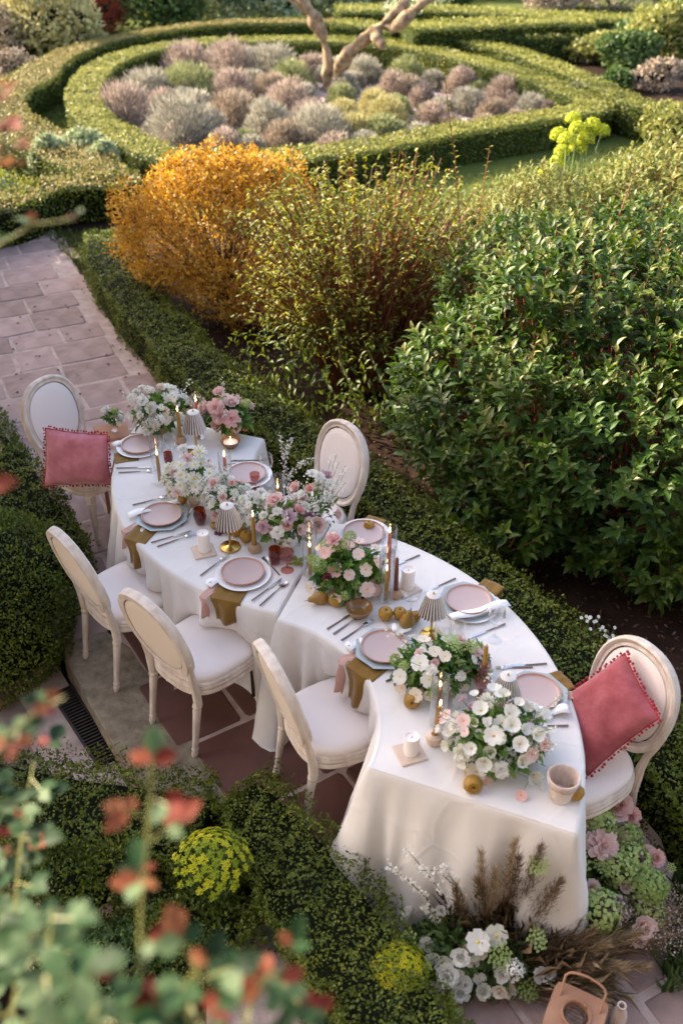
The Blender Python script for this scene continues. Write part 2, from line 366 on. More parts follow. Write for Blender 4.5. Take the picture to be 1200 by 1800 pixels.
# petals
def petal(n, c, c2): M[n] = foliage_mat(n, [c2, c, c], .35, None, 30, .5, rough=.6, spec=.25, objrand=True)
petal('p_white', (.86,.85,.80), (.74,.74,.62)); petal('p_cream', (.86,.78,.66), (.80,.62,.50))
petal('p_pink', (.84,.57,.54), (.76,.38,.38)); petal('p_blush', (.84,.66,.62), (.78,.48,.44))
petal('p_mauve', (.60,.42,.46), (.42,.22,.30)); petal('p_hot', (.72,.16,.20), (.55,.10,.12))
petal('p_green', (.46,.56,.20), (.26,.38,.10)); petal('p_wine', (.22,.05,.09), (.12,.02,.05))
M['eye'] = solid('yellow_flower_eye', (.72,.55,.05), .8)
M['eye_o'] = solid('orange_flower_eye', (.70,.26,.05), .8)
M['dry'] = foliage_mat('dried_grass', [(.18,.12,.06),(.36,.26,.14),(.55,.42,.27)], .25, None, 8, .3, rough=.8)
M['dry_dark'] = foliage_mat('dark_dried_grass', [(.07,.045,.028),(.17,.11,.06),(.30,.20,.11)], .2, None, 8, .3, rough=.8)
M['bark'] = solid('lichened_bark', (.42,.31,.20), .9, .2, col2=(.09,.055,.03), ns=9, bump=1, bs=9)
M['stemgreen'] = solid('flower_stem', (.10,.17,.05), .6)
# ================================================================== SETTING
def sheet(name, pts, z, mat, kind='structure', parent=None):
    mb = MB(); mb.add([(x, y, z) for x, y in pts], [tuple(range(len(pts)))])
    o = mb.build(name, mat, parent, smooth=False)
    if kind: o['kind'] = kind
    return o
def inside(poly, x, y):
    c = False; n = len(poly)
    for i in range(n):
        x1, y1 = poly[i]; x2, y2 = poly[(i+1) % n]
        if (y1 > y) != (y2 > y) and x < (x2-x1)*(y-y1)/(y2-y1)+x1: c = not c
    return c
# ground: one big sheet with a sunk corner for the lower path
sheet('ground', [(-160,-60),(160,-60),(160,260),(-160,260)], -0.30, M['soil'])
bed = MB()
# terrace level soil, a thick block so that the lower path really lies lower
bed_poly = [(-1.20,3.62),(-.70,2.86),(-1.0,1.2),(40,1.2),(40,60),(-40,60),(-40,5.2),(-2.6,5.0),(-1.62,4.42)]
bed.add([(x,y,-.02) for x,y in bed_poly]+[(x,y,-.29) for x,y in bed_poly], [tuple(range(9))]+[(i,i+9,(i+1)%9+9,(i+1)%9) for i in range(9)])
b = bed.build('bed_soil', M['soil'], smooth=False); b['kind'] = 'structure'

def flagstones(parent, poly, ang, org, z, mat, smin, smax, name='flagstone', gap=.013, seed=1, jit=.008, th=.03, limit=300):
    r = random.Random(seed); out = []
    ca, sa = math.cos(ang), math.sin(ang)
    xs = [((x-org[0])*ca+(y-org[1])*sa, -(x-org[0])*sa+(y-org[1])*ca) for x, y in poly]
    u0, u1 = min(p[0] for p in xs), max(p[0] for p in xs); v0, v1 = min(p[1] for p in xs), max(p[1] for p in xs)
    rects = []
    u = u0-r.random()*smin
    while u < u1:
        du = r.uniform(smin, smax); v = v0-r.random()*smin
        while v < v1:
            dv = r.uniform(smin*.8, smax*1.1)
            if du > smin*1.5 and r.random() < .3:
                k = r.uniform(.4, .6)
                rects += [(u, u+du*k, v, v+dv), (u+du*k, u+du, v, v+dv)]
            else: rects.append((u, u+du, v, v+dv))
            v += dv
        u += du
    n = 0
    for (a, b_, c, d) in rects:
        cu, cv = (a+b_)/2, (c+d)/2; x = org[0]+cu*ca-cv*sa; y = org[1]+cu*sa+cv*ca
        if not inside(poly, x, y): continue
        hu, hv = (b_-a)/2-gap, (d-c)/2-gap
        ring = []
        for (p0, p1) in (((-hu,-hv),(hu,-hv)),((hu,-hv),(hu,hv)),((hu,hv),(-hu,hv)),((-hu,hv),(-hu,-hv))):
            for t in (.035, .5, .965):
                px = p0[0]+(p1[0]-p0[0])*t+r.uniform(-jit, jit); py = p0[1]+(p1[1]-p0[1])*t+r.uniform(-jit, jit); ring.append((px, py))
        zz = r.uniform(-.003, .004); tx, ty = r.uniform(-.006,.006), r.uniform(-.006,.006)
        mb = MB(); R = []
        for ins, dz in ((0, -th), (0, -.006), (.010, 0)):
            R.append([(px*(1-ins/hu), py*(1-ins/hv), dz+zz+px*tx+py*ty) for px, py in ring])
        mb.rings(R, cap=True, capb=False)
        o = mb.build(name, mat, parent, smooth=False); o.location = (x, y, z); o.rotation_euler = (0, 0, ang)
        n += 1
        if n >= limit: break
    return n
pang = math.atan2(-.90, .42)
path_poly = [(-4.6,13.2),(-3.45,11.6),(-3.0,10.6),(-2.15,8.7),(-1.50,7.50),(-1.0,6.40),(-.7,6.0),(-1.0,4.45),(-1.6,4.45),(-2.0,5.0),(-3.2,6.7),(-4.8,8.5),(-6.5,12.5)]
pth = sheet('path', path_poly, .002, M['mortar'])
flagstones(pth, path_poly, pang, (-3,11), .006, M['stone'], .30, .50, seed=5, gap=.011, th=.03)
pat_poly = [(-1.35,4.75),(-1.30,4.2),(-.80,3.35),(-.62,2.9),(-.5,1.7),(1.9,1.5),(2.1,2.45),(1.5,2.8),(1.5,3.4),(1.1,4.1),(.6,4.8),(-.1,5.6),(-.9,6.0),(-1.0,5.2)]
pat = sheet('patio', pat_poly, .004, M['mortar'])
tile_poly = [(-1.3,4.9),(-1.15,4.15),(-.62,3.2),(-.5,2.6),(.5,2.5),(1.2,2.9),(1.0,4.2),(0,5.4),(-.9,5.8)]
flagstones(pat, tile_poly, math.radians(-58), (-1,4.2), .010, M['tile'], .50, .56, name='tile', seed=3, jit=.004, gap=.011)
front_poly = [(-.3,2.62),(.1,1.5),(2.0,1.4),(2.2,2.55),(1.5,2.85),(1.15,2.75),(.5,2.45)]
flagstones(pat, front_poly, math.radians(28), (1,2), .010, M['stone'], .42, .62, name='flagstone', seed=9, gap=.014)
# lower path with drain
low_poly = [(-3.4,5.0),(-1.72,4.35),(-1.20,3.55),(-.85,2.95),(-1.1,2.4),(-3.4,2.2)]
lp = sheet('lower_path', low_poly, -.130, M['mortar'])
flagstones(lp, [(-3.4,5.0),(-1.95,4.35),(-1.46,3.6),(-1.12,3.05),(-1.3,2.4),(-3.4,2.2)], math.radians(-57), (-1.5,3.6), -.125, M['slab'], .45, .65, seed=12, gap=.012)
# step slab
sc = [(-1.62,4.36),(-1.58,4.18),(-1.13,3.46),(-.83,3.02),(-.50,3.12),(-.70,3.46),(-1.22,4.28),(-1.40,4.42)]
mb = MB(); cx = sum(p[0] for p in sc)/8; cy = sum(p[1] for p in sc)/8
rngs = []
for zz, k in ((-.15,1.0),(-.02,1.0),(0.0,.992),(.008,.965)):
    rr = []
    for i, (x, y) in enumerate(sc):
        x2, y2 = sc[(i+1) % 8]
        for t in (0, .33, .66):
            X = x+(x2-x)*t; Y = y+(y2-y)*t; rr.append((cx+(X-cx)*k+random.uniform(-.006,.006), cy+(Y-cy)*k+random.uniform(-.006,.006), zz))
    rngs.append(rr)
st = mb.rings(rngs, cap=True).build('stone_step', M['stepstone'], smooth=False); 
tag(st, 'worn buff stone step slab under the two chairs beside the drain grate', 'step')
# drain grate
dr0 = G(108,1214,-.13); dr1 = G(192,1342,-.13); dv = dr1-dr0; dl = dv.length; da = math.atan2(dv.y, dv.x)
dg = empty('drain_grate', dr0.lerp(dr1, .5), 'long dark iron drain grate in the lower paving beside the stone step', 'drain grate', rz=da)
mb = MB(); mb.box((0,.057,.012),(dl,.012,.02)); mb.box((0,-.057,.012),(dl,.012,.02)); mb.build('frame', M['iron'], dg, smooth=False)
bar = MB().box((0,0,0),(.010,.10,.014)).mesh('bar', M['iron'], False)
k = int(dl/.024)
for i in range(k): link('bar', bar, dg, loc=(-dl/2+.012+i*dl/k, 0, .012))
MB().box((0,0,-.001),(dl,.10,.008)).build('channel', M['dark'], dg, smooth=False)

# lawns and gravel
sheet('lawn', [(-5.6,12.2),(-3.3,12.6),(-1,11.5),(6,12.8),(9,14),(9,34),(-14,34),(-14,13)], .0, M['lawn'])
sheet('dry_lawn', [(-9,15.6),(-5.3,15.8),(-5.5,17.2),(-5.3,19.2),(-6.2,21),(-14,21),(-14,15.5)], .004, M['lawn_gold'])
ring_in = [(-3.75,16.16),(-3.8,17.4),(-3.7,18.6),(-3.0,19.9),(-1.9,20.4),(-.5,20.5),(.8,20.1),(1.7,19.3),(2.4,18.2),(3.1,16.7),(3.2,15.4),(2.6,14.9),(1.5,14.4),(.3,13.7),(-1,13.25),(-2.25,13.4),(-3.0,14.4),(-3.5,15.4)]
sheet('gravel_bed', ring_in, .012, M['gravel'])
gr = rng.random((16000,3))*np.array([7.4,7.8,0])+np.array([-4,13,.02])
msk = np.array([inside(ring_in, a, b_) for a, b_, _ in gr]); gr = gr[msk]
ch = leaves('gravel_chippings', gr, rdir(len(gr)), rdir(len(gr)), .05, .045, foliage_mat('slate_chip', [(.16,.12,.11),(.30,.25,.25),(.46,.42,.42)], 0, None, 3, .2, rough=.8), T_QUAD)

def grassy(name, poly, n, mat, h=.05, z=0.0, label=None):
    xs = [p[0] for p in poly]; ys = [p[1] for p in poly]
    P = rng.random((n,3))*np.array([max(xs)-min(xs), max(ys)-min(ys), 0])+np.array([min(xs), min(ys), z])
    P = P[np.array([inside(poly, a, b_) for a, b_, _ in P])]
    d = np.array([0,0,1.0])+rng.normal(size=P.shape)*.45; d[:,2] = abs(d[:,2])
    return leaves(name, P, d, rdir(len(P)), h*(.6+.8*rng.random(len(P))), h*.22, mat, T_QUAD)
grassy('grass', [(-4.9,13.5),(-4.3,13.6),(-3.2,12.5),(-2.6,12.9),(-4.0,15.5),(-4.2,18),(-4.7,18),(-5,15.5)], 9000, M['grass'], .07)
grassy('grass', [(-9,15.6),(-5.3,15.8),(-5.5,17.2),(-5.3,19.2),(-6.2,21),(-9,21)], 14000, M['grass_gold'], .07)
grassy('grass', [(-3.4,11.2),(-2.95,10.4),(-2.5,9.5),(-2.2,8.9),(-2.25,9.4),(-2.6,10.6),(-2.4,11.4)], 5000, M['grass'], .06)
grassy('grass', [(-1,12),(4,12),(8,15),(4.3,15.0),(2.8,14.1),(1.5,13.3),(.2,12.6)], 8000, M['grass'], .07)
grassy('grass', [(1.3,2.2),(2.6,2.2),(2.6,3.4),(1.6,3.0)], 5000, M['mid_green'], .10)
# leaf litter in the bed
lp_ = [(-1.9,8.8),(-.9,7.2),(.1,6.2),(.9,4.6),(1.3,3.6),(1.9,3.6),(2.6,6),(.6,8.5),(-1.2,9.5)]
P = rng.random((9000,3))*np.array([5,7,0])+np.array([-2.2,3.2,-.012]); P = P[np.array([inside(lp_, a, b_) for a, b_, _ in P])]
dd = rdir(len(P)); dd[:,2] *= .35
P[:,2] += rng.random(len(P))*.03
leaves('leaf_litter', P, dd, np.array([0,0,1.0])+rdir(len(P))*.5, .022+.028*rng.random(len(P)), .016, M['litter'], T_LEAF)

P = rng.random((260,3))*np.array([3.6,4.5,0])+np.array([-3.2,6.2,.014])
leaves('fallen_leaf_scatter', P, rdir(len(P))*np.array([1,1,.15]), np.array([0,0,1.0])+rdir(len(P))*.3, .035, .024, M['litter'], T_LEAF)
hw = MB(); hw.box((0,-1.35,4.2),(26,.3,9.2)); o = hw.build('house_wall', M['wallstone'], smooth=False); tag(o, 'plain stone house wall behind the balcony the view is taken from', 'wall')
# ------------------------------------------------------------------ hedges
def resample(pts, step, closed=False):
    pts = [np.array(p[:2], float) for p in pts]
    if closed: pts = pts+[pts[0]]
    # Catmull-Rom
    out = []
    n = len(pts)
    for i in range(n-1):
        p0 = pts[i-1] if i > 0 else (pts[-2] if closed else 2*pts[0]-pts[1]); p1 = pts[i]; p2 = pts[i+1]
        p3 = pts[i+2] if i+2 < n else (pts[1] if closed else 2*pts[-1]-pts[-2])
        k = max(2, int(np.linalg.norm(p2-p1)/step))
        for j in range(k):
            t = j/k
            out.append(.5*((2*p1)+(-p0+p2)*t+(2*p0-5*p1+4*p2-p3)*t*t+(-p0+3*p1-3*p2+p3)*t**3))
    if not closed: out.append(pts[-1])
    return np.array(out)
def hedge(pts, w, h, label, leaf=.03, dens=1500, mat='box', core='core', closed=False, z0=0.0, name='box_hedge', wob=.02, topmat=None, ends=True, group=None, smooth_pts=True, roundness=0.0, gapp=0.0):
    cl = resample(pts, .12, closed) if smooth_pts else resample(pts, .12, closed)
    n = len(cl)
    if closed: tan = np.roll(cl, -1, 0)-np.roll(cl, 1, 0)
    else: tan = np.gradient(cl, axis=0)
    tan = tan/np.linalg.norm(tan, axis=1, keepdims=True); nor = np.stack([-tan[:,1], tan[:,0]], 1)
    ww = w if not hasattr(w, '__len__') else np.interp(np.linspace(0,1,n), np.linspace(0,1,len(w)), w)
    ww = np.broadcast_to(ww, (n,)).astype(float)
    org = Vector((float(cl[:,0].mean()), float(cl[:,1].mean()), z0))
    root = empty(name, org, label, 'hedge', group)
    # core
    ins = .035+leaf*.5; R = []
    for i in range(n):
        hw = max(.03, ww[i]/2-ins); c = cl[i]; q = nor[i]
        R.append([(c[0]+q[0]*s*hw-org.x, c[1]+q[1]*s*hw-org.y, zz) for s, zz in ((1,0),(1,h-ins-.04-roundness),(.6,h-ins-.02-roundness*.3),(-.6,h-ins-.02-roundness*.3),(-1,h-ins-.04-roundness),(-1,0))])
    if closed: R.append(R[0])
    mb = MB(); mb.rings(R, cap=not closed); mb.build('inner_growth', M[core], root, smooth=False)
    # leaves
    seg = np.linalg.norm(np.diff(cl, axis=0), axis=1); Lt = seg.sum()
    cum = np.concatenate([[0], np.cumsum(seg)])
    wm = ww.mean(); area = Lt*(wm+2*h); N = int(area*dens)
    s = rng.random(N)*Lt; idx = np.clip(np.searchsorted(cum, s)-1, 0, n-2); t = ((s-cum[idx])/seg[idx])[:,None]
    c = cl[idx]*(1-t)+cl[idx+1]*t; q = nor[idx]*(1-t)+nor[idx+1]*t; wl = ww[idx]
    a = rng.random(N)*(wm+2*h)
    P = np.zeros((N,3)); Nn = np.zeros((N,3))
    top = a < wm; l = (a >= wm) & (a < wm+h); r = a >= wm+h
    f = np.where(top, (a/wm-.5), np.where(l, .5, -.5))
    zz = np.where(top, h, np.where(l, a-wm, a-wm-h))
    # rounded shoulder
    P[:,:2] = c+q*(f*wl)[:,None]; P[:,2] = zz
    if roundness: P[:,2] -= np.where(top, roundness*(np.abs(f)*2)**3, 0)
    Nn[top,2] = 1; Nn[l,:2] = q[l]; Nn[r,:2] = -q[r]
    ed = np.abs(f)*2; mixn = np.where(top, np.clip((ed-.7)/.3, 0, 1), 0)[:,None]*.6
    Nn[:,:2] += q*np.sign(f)[:,None]*mixn
    side = ~top; Nn[side,2] += np.clip((zz[side]/h-.75)/.25, 0, 1)*.8
    Nn = unit(Nn)
    if ends and not closed:
        ne = int(wm*h*dens)
        for e, sg in ((0,-1),(n-1,1)):
            pe = np.zeros((ne,3)); pe[:,:2] = cl[e]+nor[e]*((rng.random(ne)-.5)*ww[e])[:,None]; pe[:,2] = rng.random(ne)*h
            nn = np.zeros((ne,3)); nn[:,:2] = tan[e]*sg
            P = np.vstack([P, pe]); Nn = np.vstack([Nn, nn]); top = np.concatenate([top, np.zeros(ne,bool)])
    disp = nz(P, 1.4, 1)*wob+nz(P, 7, 2)*wob*.8-.012-rng.random(len(P))**2*leaf*1.3
    P = P+Nn*disp[:,None]; P[:,2] = np.maximum(P[:,2], .01)
    if gapp:
        keep = nz(P, 3.0, 5)+rng.random(len(P))*1.2 > gapp; P, Nn, top = P[keep], Nn[keep], top[keep]
    P -= np.array([org.x, org.y, 0])
    N = len(P)
    dr = unit(Nn*.35+rdir(N)*.9+np.array([0,0,.15])); nr = unit(Nn*1.3+rdir(N)*.6)
    rnd = rng.random(N)*.75+.1*top+.1
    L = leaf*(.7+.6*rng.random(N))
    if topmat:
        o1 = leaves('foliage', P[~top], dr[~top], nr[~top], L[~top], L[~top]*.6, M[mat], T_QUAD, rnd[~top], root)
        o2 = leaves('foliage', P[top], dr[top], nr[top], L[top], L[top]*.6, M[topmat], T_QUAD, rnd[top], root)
    else: leaves('foliage', P, dr, nr, L, L*.6, M[mat], T_QUAD, rnd, root)
    return root

H1 = [(-4.0,16.4),(-4.1,17.3),(-4.08,18.5),(-3.75,19.5),(-3.1,20.3),(-2,20.75),(-.5,20.85),(.95,20.4),(1.85,19.5),(2.65,18.3),(3.35,16.9),(3.75,15.55),(2.75,14.85),(1.5,14.15),(.33,13.35),(-1,12.85),(-2.15,12.9),(-2.5,13.25),(-3.1,14.1),(-3.65,15.1)]
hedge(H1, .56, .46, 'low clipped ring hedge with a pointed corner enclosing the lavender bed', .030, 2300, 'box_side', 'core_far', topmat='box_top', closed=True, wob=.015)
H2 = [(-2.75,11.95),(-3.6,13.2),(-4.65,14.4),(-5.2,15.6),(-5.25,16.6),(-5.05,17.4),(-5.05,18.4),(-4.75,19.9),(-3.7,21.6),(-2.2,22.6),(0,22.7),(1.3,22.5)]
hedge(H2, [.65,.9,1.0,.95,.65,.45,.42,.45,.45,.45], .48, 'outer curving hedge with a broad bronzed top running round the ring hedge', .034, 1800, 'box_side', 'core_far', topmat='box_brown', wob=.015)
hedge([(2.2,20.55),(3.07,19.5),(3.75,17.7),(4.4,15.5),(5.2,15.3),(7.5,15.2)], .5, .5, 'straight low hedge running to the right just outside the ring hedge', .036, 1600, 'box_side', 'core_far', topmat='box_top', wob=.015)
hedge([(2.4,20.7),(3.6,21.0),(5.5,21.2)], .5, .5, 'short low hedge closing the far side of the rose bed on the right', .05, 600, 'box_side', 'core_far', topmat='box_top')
def far_hedge(p, lab, w=.7, h=.6): hedge([tuple(G(x, y, h)[:2]) for x, y in p], w, h, lab, .045, 1000, 'box_side', 'core_far', topmat='box_top', wob=.02)
far_hedge([(715,42),(800,38),(880,34)], 'far hedge with a square end just behind the ring hedge at the top right', .9, .75)
far_hedge([(885,36),(960,32),(1040,32)], 'far hedge beside the reddish round bush at the top', .8, .7)
far_hedge([(725,8),(830,14),(930,20),(1060,26),(1200,30)], 'far low hedge running under the top edge at the right', .8, .6)
far_hedge([(590,12),(700,10)], 'far dark hedge stub behind the bent tree trunk', .9, .7)
far_hedge([(0,22),(70,16),(130,8)], 'far sunlit hedge in the top left corner', .9, .6)
far_hedge([(-20,48),(60,40),(120,38)], 'sunlit hedge at the far left behind the tan grass bush', .8, .6)
far_hedge([(590,36),(650,40),(705,48)], 'dark hedge to the left of the square ended far hedge', .7, .6)
# front parterre
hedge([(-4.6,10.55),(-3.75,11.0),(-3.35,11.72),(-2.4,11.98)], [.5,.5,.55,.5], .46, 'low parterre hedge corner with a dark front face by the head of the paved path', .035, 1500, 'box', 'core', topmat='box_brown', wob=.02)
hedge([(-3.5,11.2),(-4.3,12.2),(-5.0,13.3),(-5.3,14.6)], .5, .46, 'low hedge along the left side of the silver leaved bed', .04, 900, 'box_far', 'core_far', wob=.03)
H4 = [(-2.42,10.35),(-2.30,9.7),(-1.95,8.8),(-1.50,7.95),(-.98,7.0),(-.55,6.5),(-.18,6.0),(.25,5.45),(.62,4.85),(.95,4.35),(1.20,3.90),(1.5,3.4),(1.75,2.9)]
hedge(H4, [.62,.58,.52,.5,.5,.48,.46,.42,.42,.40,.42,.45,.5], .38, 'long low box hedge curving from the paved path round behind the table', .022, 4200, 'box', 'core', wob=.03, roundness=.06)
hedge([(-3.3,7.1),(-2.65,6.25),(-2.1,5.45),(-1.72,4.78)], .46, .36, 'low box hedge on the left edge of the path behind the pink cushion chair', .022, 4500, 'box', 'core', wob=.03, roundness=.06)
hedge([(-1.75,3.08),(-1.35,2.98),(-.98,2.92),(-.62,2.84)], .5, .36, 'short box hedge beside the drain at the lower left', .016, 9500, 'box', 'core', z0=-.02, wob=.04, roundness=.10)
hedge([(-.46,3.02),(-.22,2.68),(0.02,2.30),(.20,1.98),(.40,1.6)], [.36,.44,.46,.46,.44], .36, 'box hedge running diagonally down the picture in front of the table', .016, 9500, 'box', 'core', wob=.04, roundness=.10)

# generic rounded plant from blobs
def blobs_points(blobs, n, shell=.35):
    B = np.array([(*c, *r) for c, r in blobs], float)
    vol = B[:,3]*B[:,4]+B[:,4]*B[:,5]; pick = rng.choice(len(B), n, p=vol/vol.sum())
    d = rdir(n); k = 1-shell*rng.random(n)**2
    P = B[pick,:3]+d*B[pick,3:6]*k[:,None]
    Nn = unit(d/B[pick,3:6])
    # drop points deep inside another blob
    keep = np.ones(n, bool)
    for b_ in B:
        q = ((P-b_[:3])/b_[3:6]); keep &= (q**2).sum(1) > .62*(1-shell)
    keep &= P[:,2] > .03
    return P[keep], Nn[keep]
def bush(name, loc, blobs, n, leaf, wl, mat, label, cat='shrub', T=T_QUAD, shell=.35, up=.3, outw=.6, stems=0, stemmat='twig', core=None, group=None, rv=.8, stemr=.012):
    root = empty(name, loc, label, cat, group)
    P, Nn = blobs_points(blobs, n, shell)
    N = len(P); P = P+Nn*(nz(P+np.array(loc), 2.5, 4)*.05*blobs[0][1][0])[:,None]; P[:,2] = np.maximum(P[:,2], .01)
    dr = unit(Nn*outw+rdir(N)*.8+np.array([0,0,up])); nr = unit(Nn*.7+rdir(N)*.6+np.array([0,0,.4]))
    L = leaf*(.65+.7*rng.random(N))
    leaves('foliage', P, dr, nr, L, L*wl, M[mat], T, rng.random(N)*rv+.1, root)
    if core:
        mb = MB()
        for c, r in blobs:
            k = 1-shell-.1
            mb.sphere(c, 1, 12, 8, sc=tuple(max(.02, q*k) for q in r))
        mb.v = [(x, y, max(z, .0)) for x, y, z in mb.v]
        mb.build('inner_growth', M[core], root)
    if stems:
        mb = MB()
        for i in range(stems):
            c, r = blobs[i % len(blobs)]
            tgt = Vector(c)+Vector(tuple(random.uniform(-.6,.6)*q for q in r))
            b0 = Vector((random.uniform(-.08,.08), random.uniform(-.08,.08), 0))
            mid = b0.lerp(tgt, .5)+Vector((0,0,.08*tgt.z))
            mb.tube([b0, mid, tgt], [stemr, stemr*.7, stemr*.35], 5)
        mb.build('stem', M[stemmat], root)
    return root
def knobbly(blobs, n, r0=.16):
    out = list(blobs)
    for i in range(n):
        c, r = random.choice(blobs); d = Vector((random.gauss(0,1), random.gauss(0,1), random.gauss(.3,1))).normalized(); k = random.uniform(.85, 1.12); q = r0*random.uniform(.5,1.2)
        p = (c[0]+d.x*r[0]*k, c[1]+d.y*r[1]*k, c[2]+d.z*r[2]*k)
        if p[2] > .12: out.append((p, (q, q, q*1.3)))
    return out
def clump(rx, ry, h, k, sub=.45, z0=0, flat=1.0):
    """k sub-blobs filling an ellipsoid of half sizes rx,ry and height h"""
    out = [((0,0,z0+h*.5),(rx*.75,ry*.75,h*.5*flat))]
    for i in range(k):
        a = random.uniform(0, 2*PI); ph = random.uniform(-.45, 1.0)*PI/2; s = random.uniform(.55,.8)
        c = (rx*s*math.cos(a)*math.cos(ph), ry*s*math.sin(a)*math.cos(ph), z0+h*.5+h*.5*s*math.sin(ph))
        q = sub*random.uniform(.6,1.1); out.append((c, (rx*q, ry*q, h*.5*q*1.1)))
    return out
bush('box_ball', (-2.10,4.42,-.15), [((0,0,.42),(.60,.62,.46)),((.15,-.2,.35),(.42,.45,.40)),((-.2,.1,.45),(.5,.5,.42))], 42000, .020, .6, 'box', 'large rounded box bush at the left edge beside the chairs', 'shrub', shell=.12, core='core')
bush('box_shrub', (-2.35,3.30,-.15), [((0,0,.12),(.3,.28,.18))], 3000, .02, .6, 'box', 'low tuft of box at the lower left edge under the rose leaves', 'shrub', shell=.2, core='core')
bush('box_shrub', (1.82,3.05,0), clump(.42,.55,.42,6), 14000, .022, .6, 'box', 'rounded box growth behind the right hand cushion chair', 'shrub', shell=.2, core='core')
bush('box_shrub', (1.95,2.35,0), clump(.40,.35,.30,5), 9000, .03, .35, 'mid_green', 'soft fine leaved green tuft at the right edge beside the grey slabs', 'shrub', shell=.3, core='core')
bush('ground_cover_plant', (-.62,2.38,0), clump(.40,.32,.22,6), 8000, .022, .5, 'box', 'dark fine leaved plant filling the corner between the two front hedges', 'shrub', shell=.3, core='core')
bush('ground_cover_plant', (.02,1.72,0), clump(.35,.25,.25,5), 6000, .022, .5, 'box', 'dark low growth at the bottom edge under the yellow euphorbia', 'shrub', shell=.3, core='core')

bush('ground_cover_plant', (-1.15,2.62,-.02), clump(.38,.30,.30,6), 8000, .022, .5, 'box', 'dark leafy plant at the lower left, half hidden by blurred rose leaves', 'shrub', shell=.3, core='core')
bush('ground_cover_plant', (-.95,2.25,-.02), clump(.36,.28,.24,6), 7000, .022, .5, 'mid_green', 'mid green ground plant at the very bottom left behind the roses', 'shrub', shell=.3, core='core')
bush('ground_cover_plant', (-.55,2.72,0), clump(.24,.16,.28,5), 5000, .020, .5, 'box', 'small dark plant behind the round yellow flowered clump', 'shrub', shell=.3, core='core')
# golden shrub
bush('golden_shrub', (-1.12,9.15,0), knobbly([((-.15,0,.8),(.72,.70,.62)),((.30,.1,.78),(.68,.66,.60)),((-.45,-.1,.72),(.50,.52,.50)),((.1,-.35,.62),(.60,.45,.50)),((.5,-.25,.6),(.5,.5,.5)),((-.3,.2,1.05),(.42,.42,.36)),((.25,.15,1.1),(.45,.42,.34)),((.0,-.1,1.12),(.4,.4,.32)),((-.62,.05,.55),(.3,.35,.35)),((.62,-.45,.35),(.35,.35,.30)),((.05,-.55,.4),(.35,.3,.3))], 70, .15),
     60000, .036, .55, 'golden', 'big orange and gold leaved rounded shrub beside the low hedge', 'shrub', T=T_QUAD, shell=.5, up=.5, stems=60, core=None)
o = None if True else bush('foliage_mass', (0,0,-5), [((0,0,.1),(.01,.01,.01))], 3, .01, .5, 'golden', 'x') if False else None

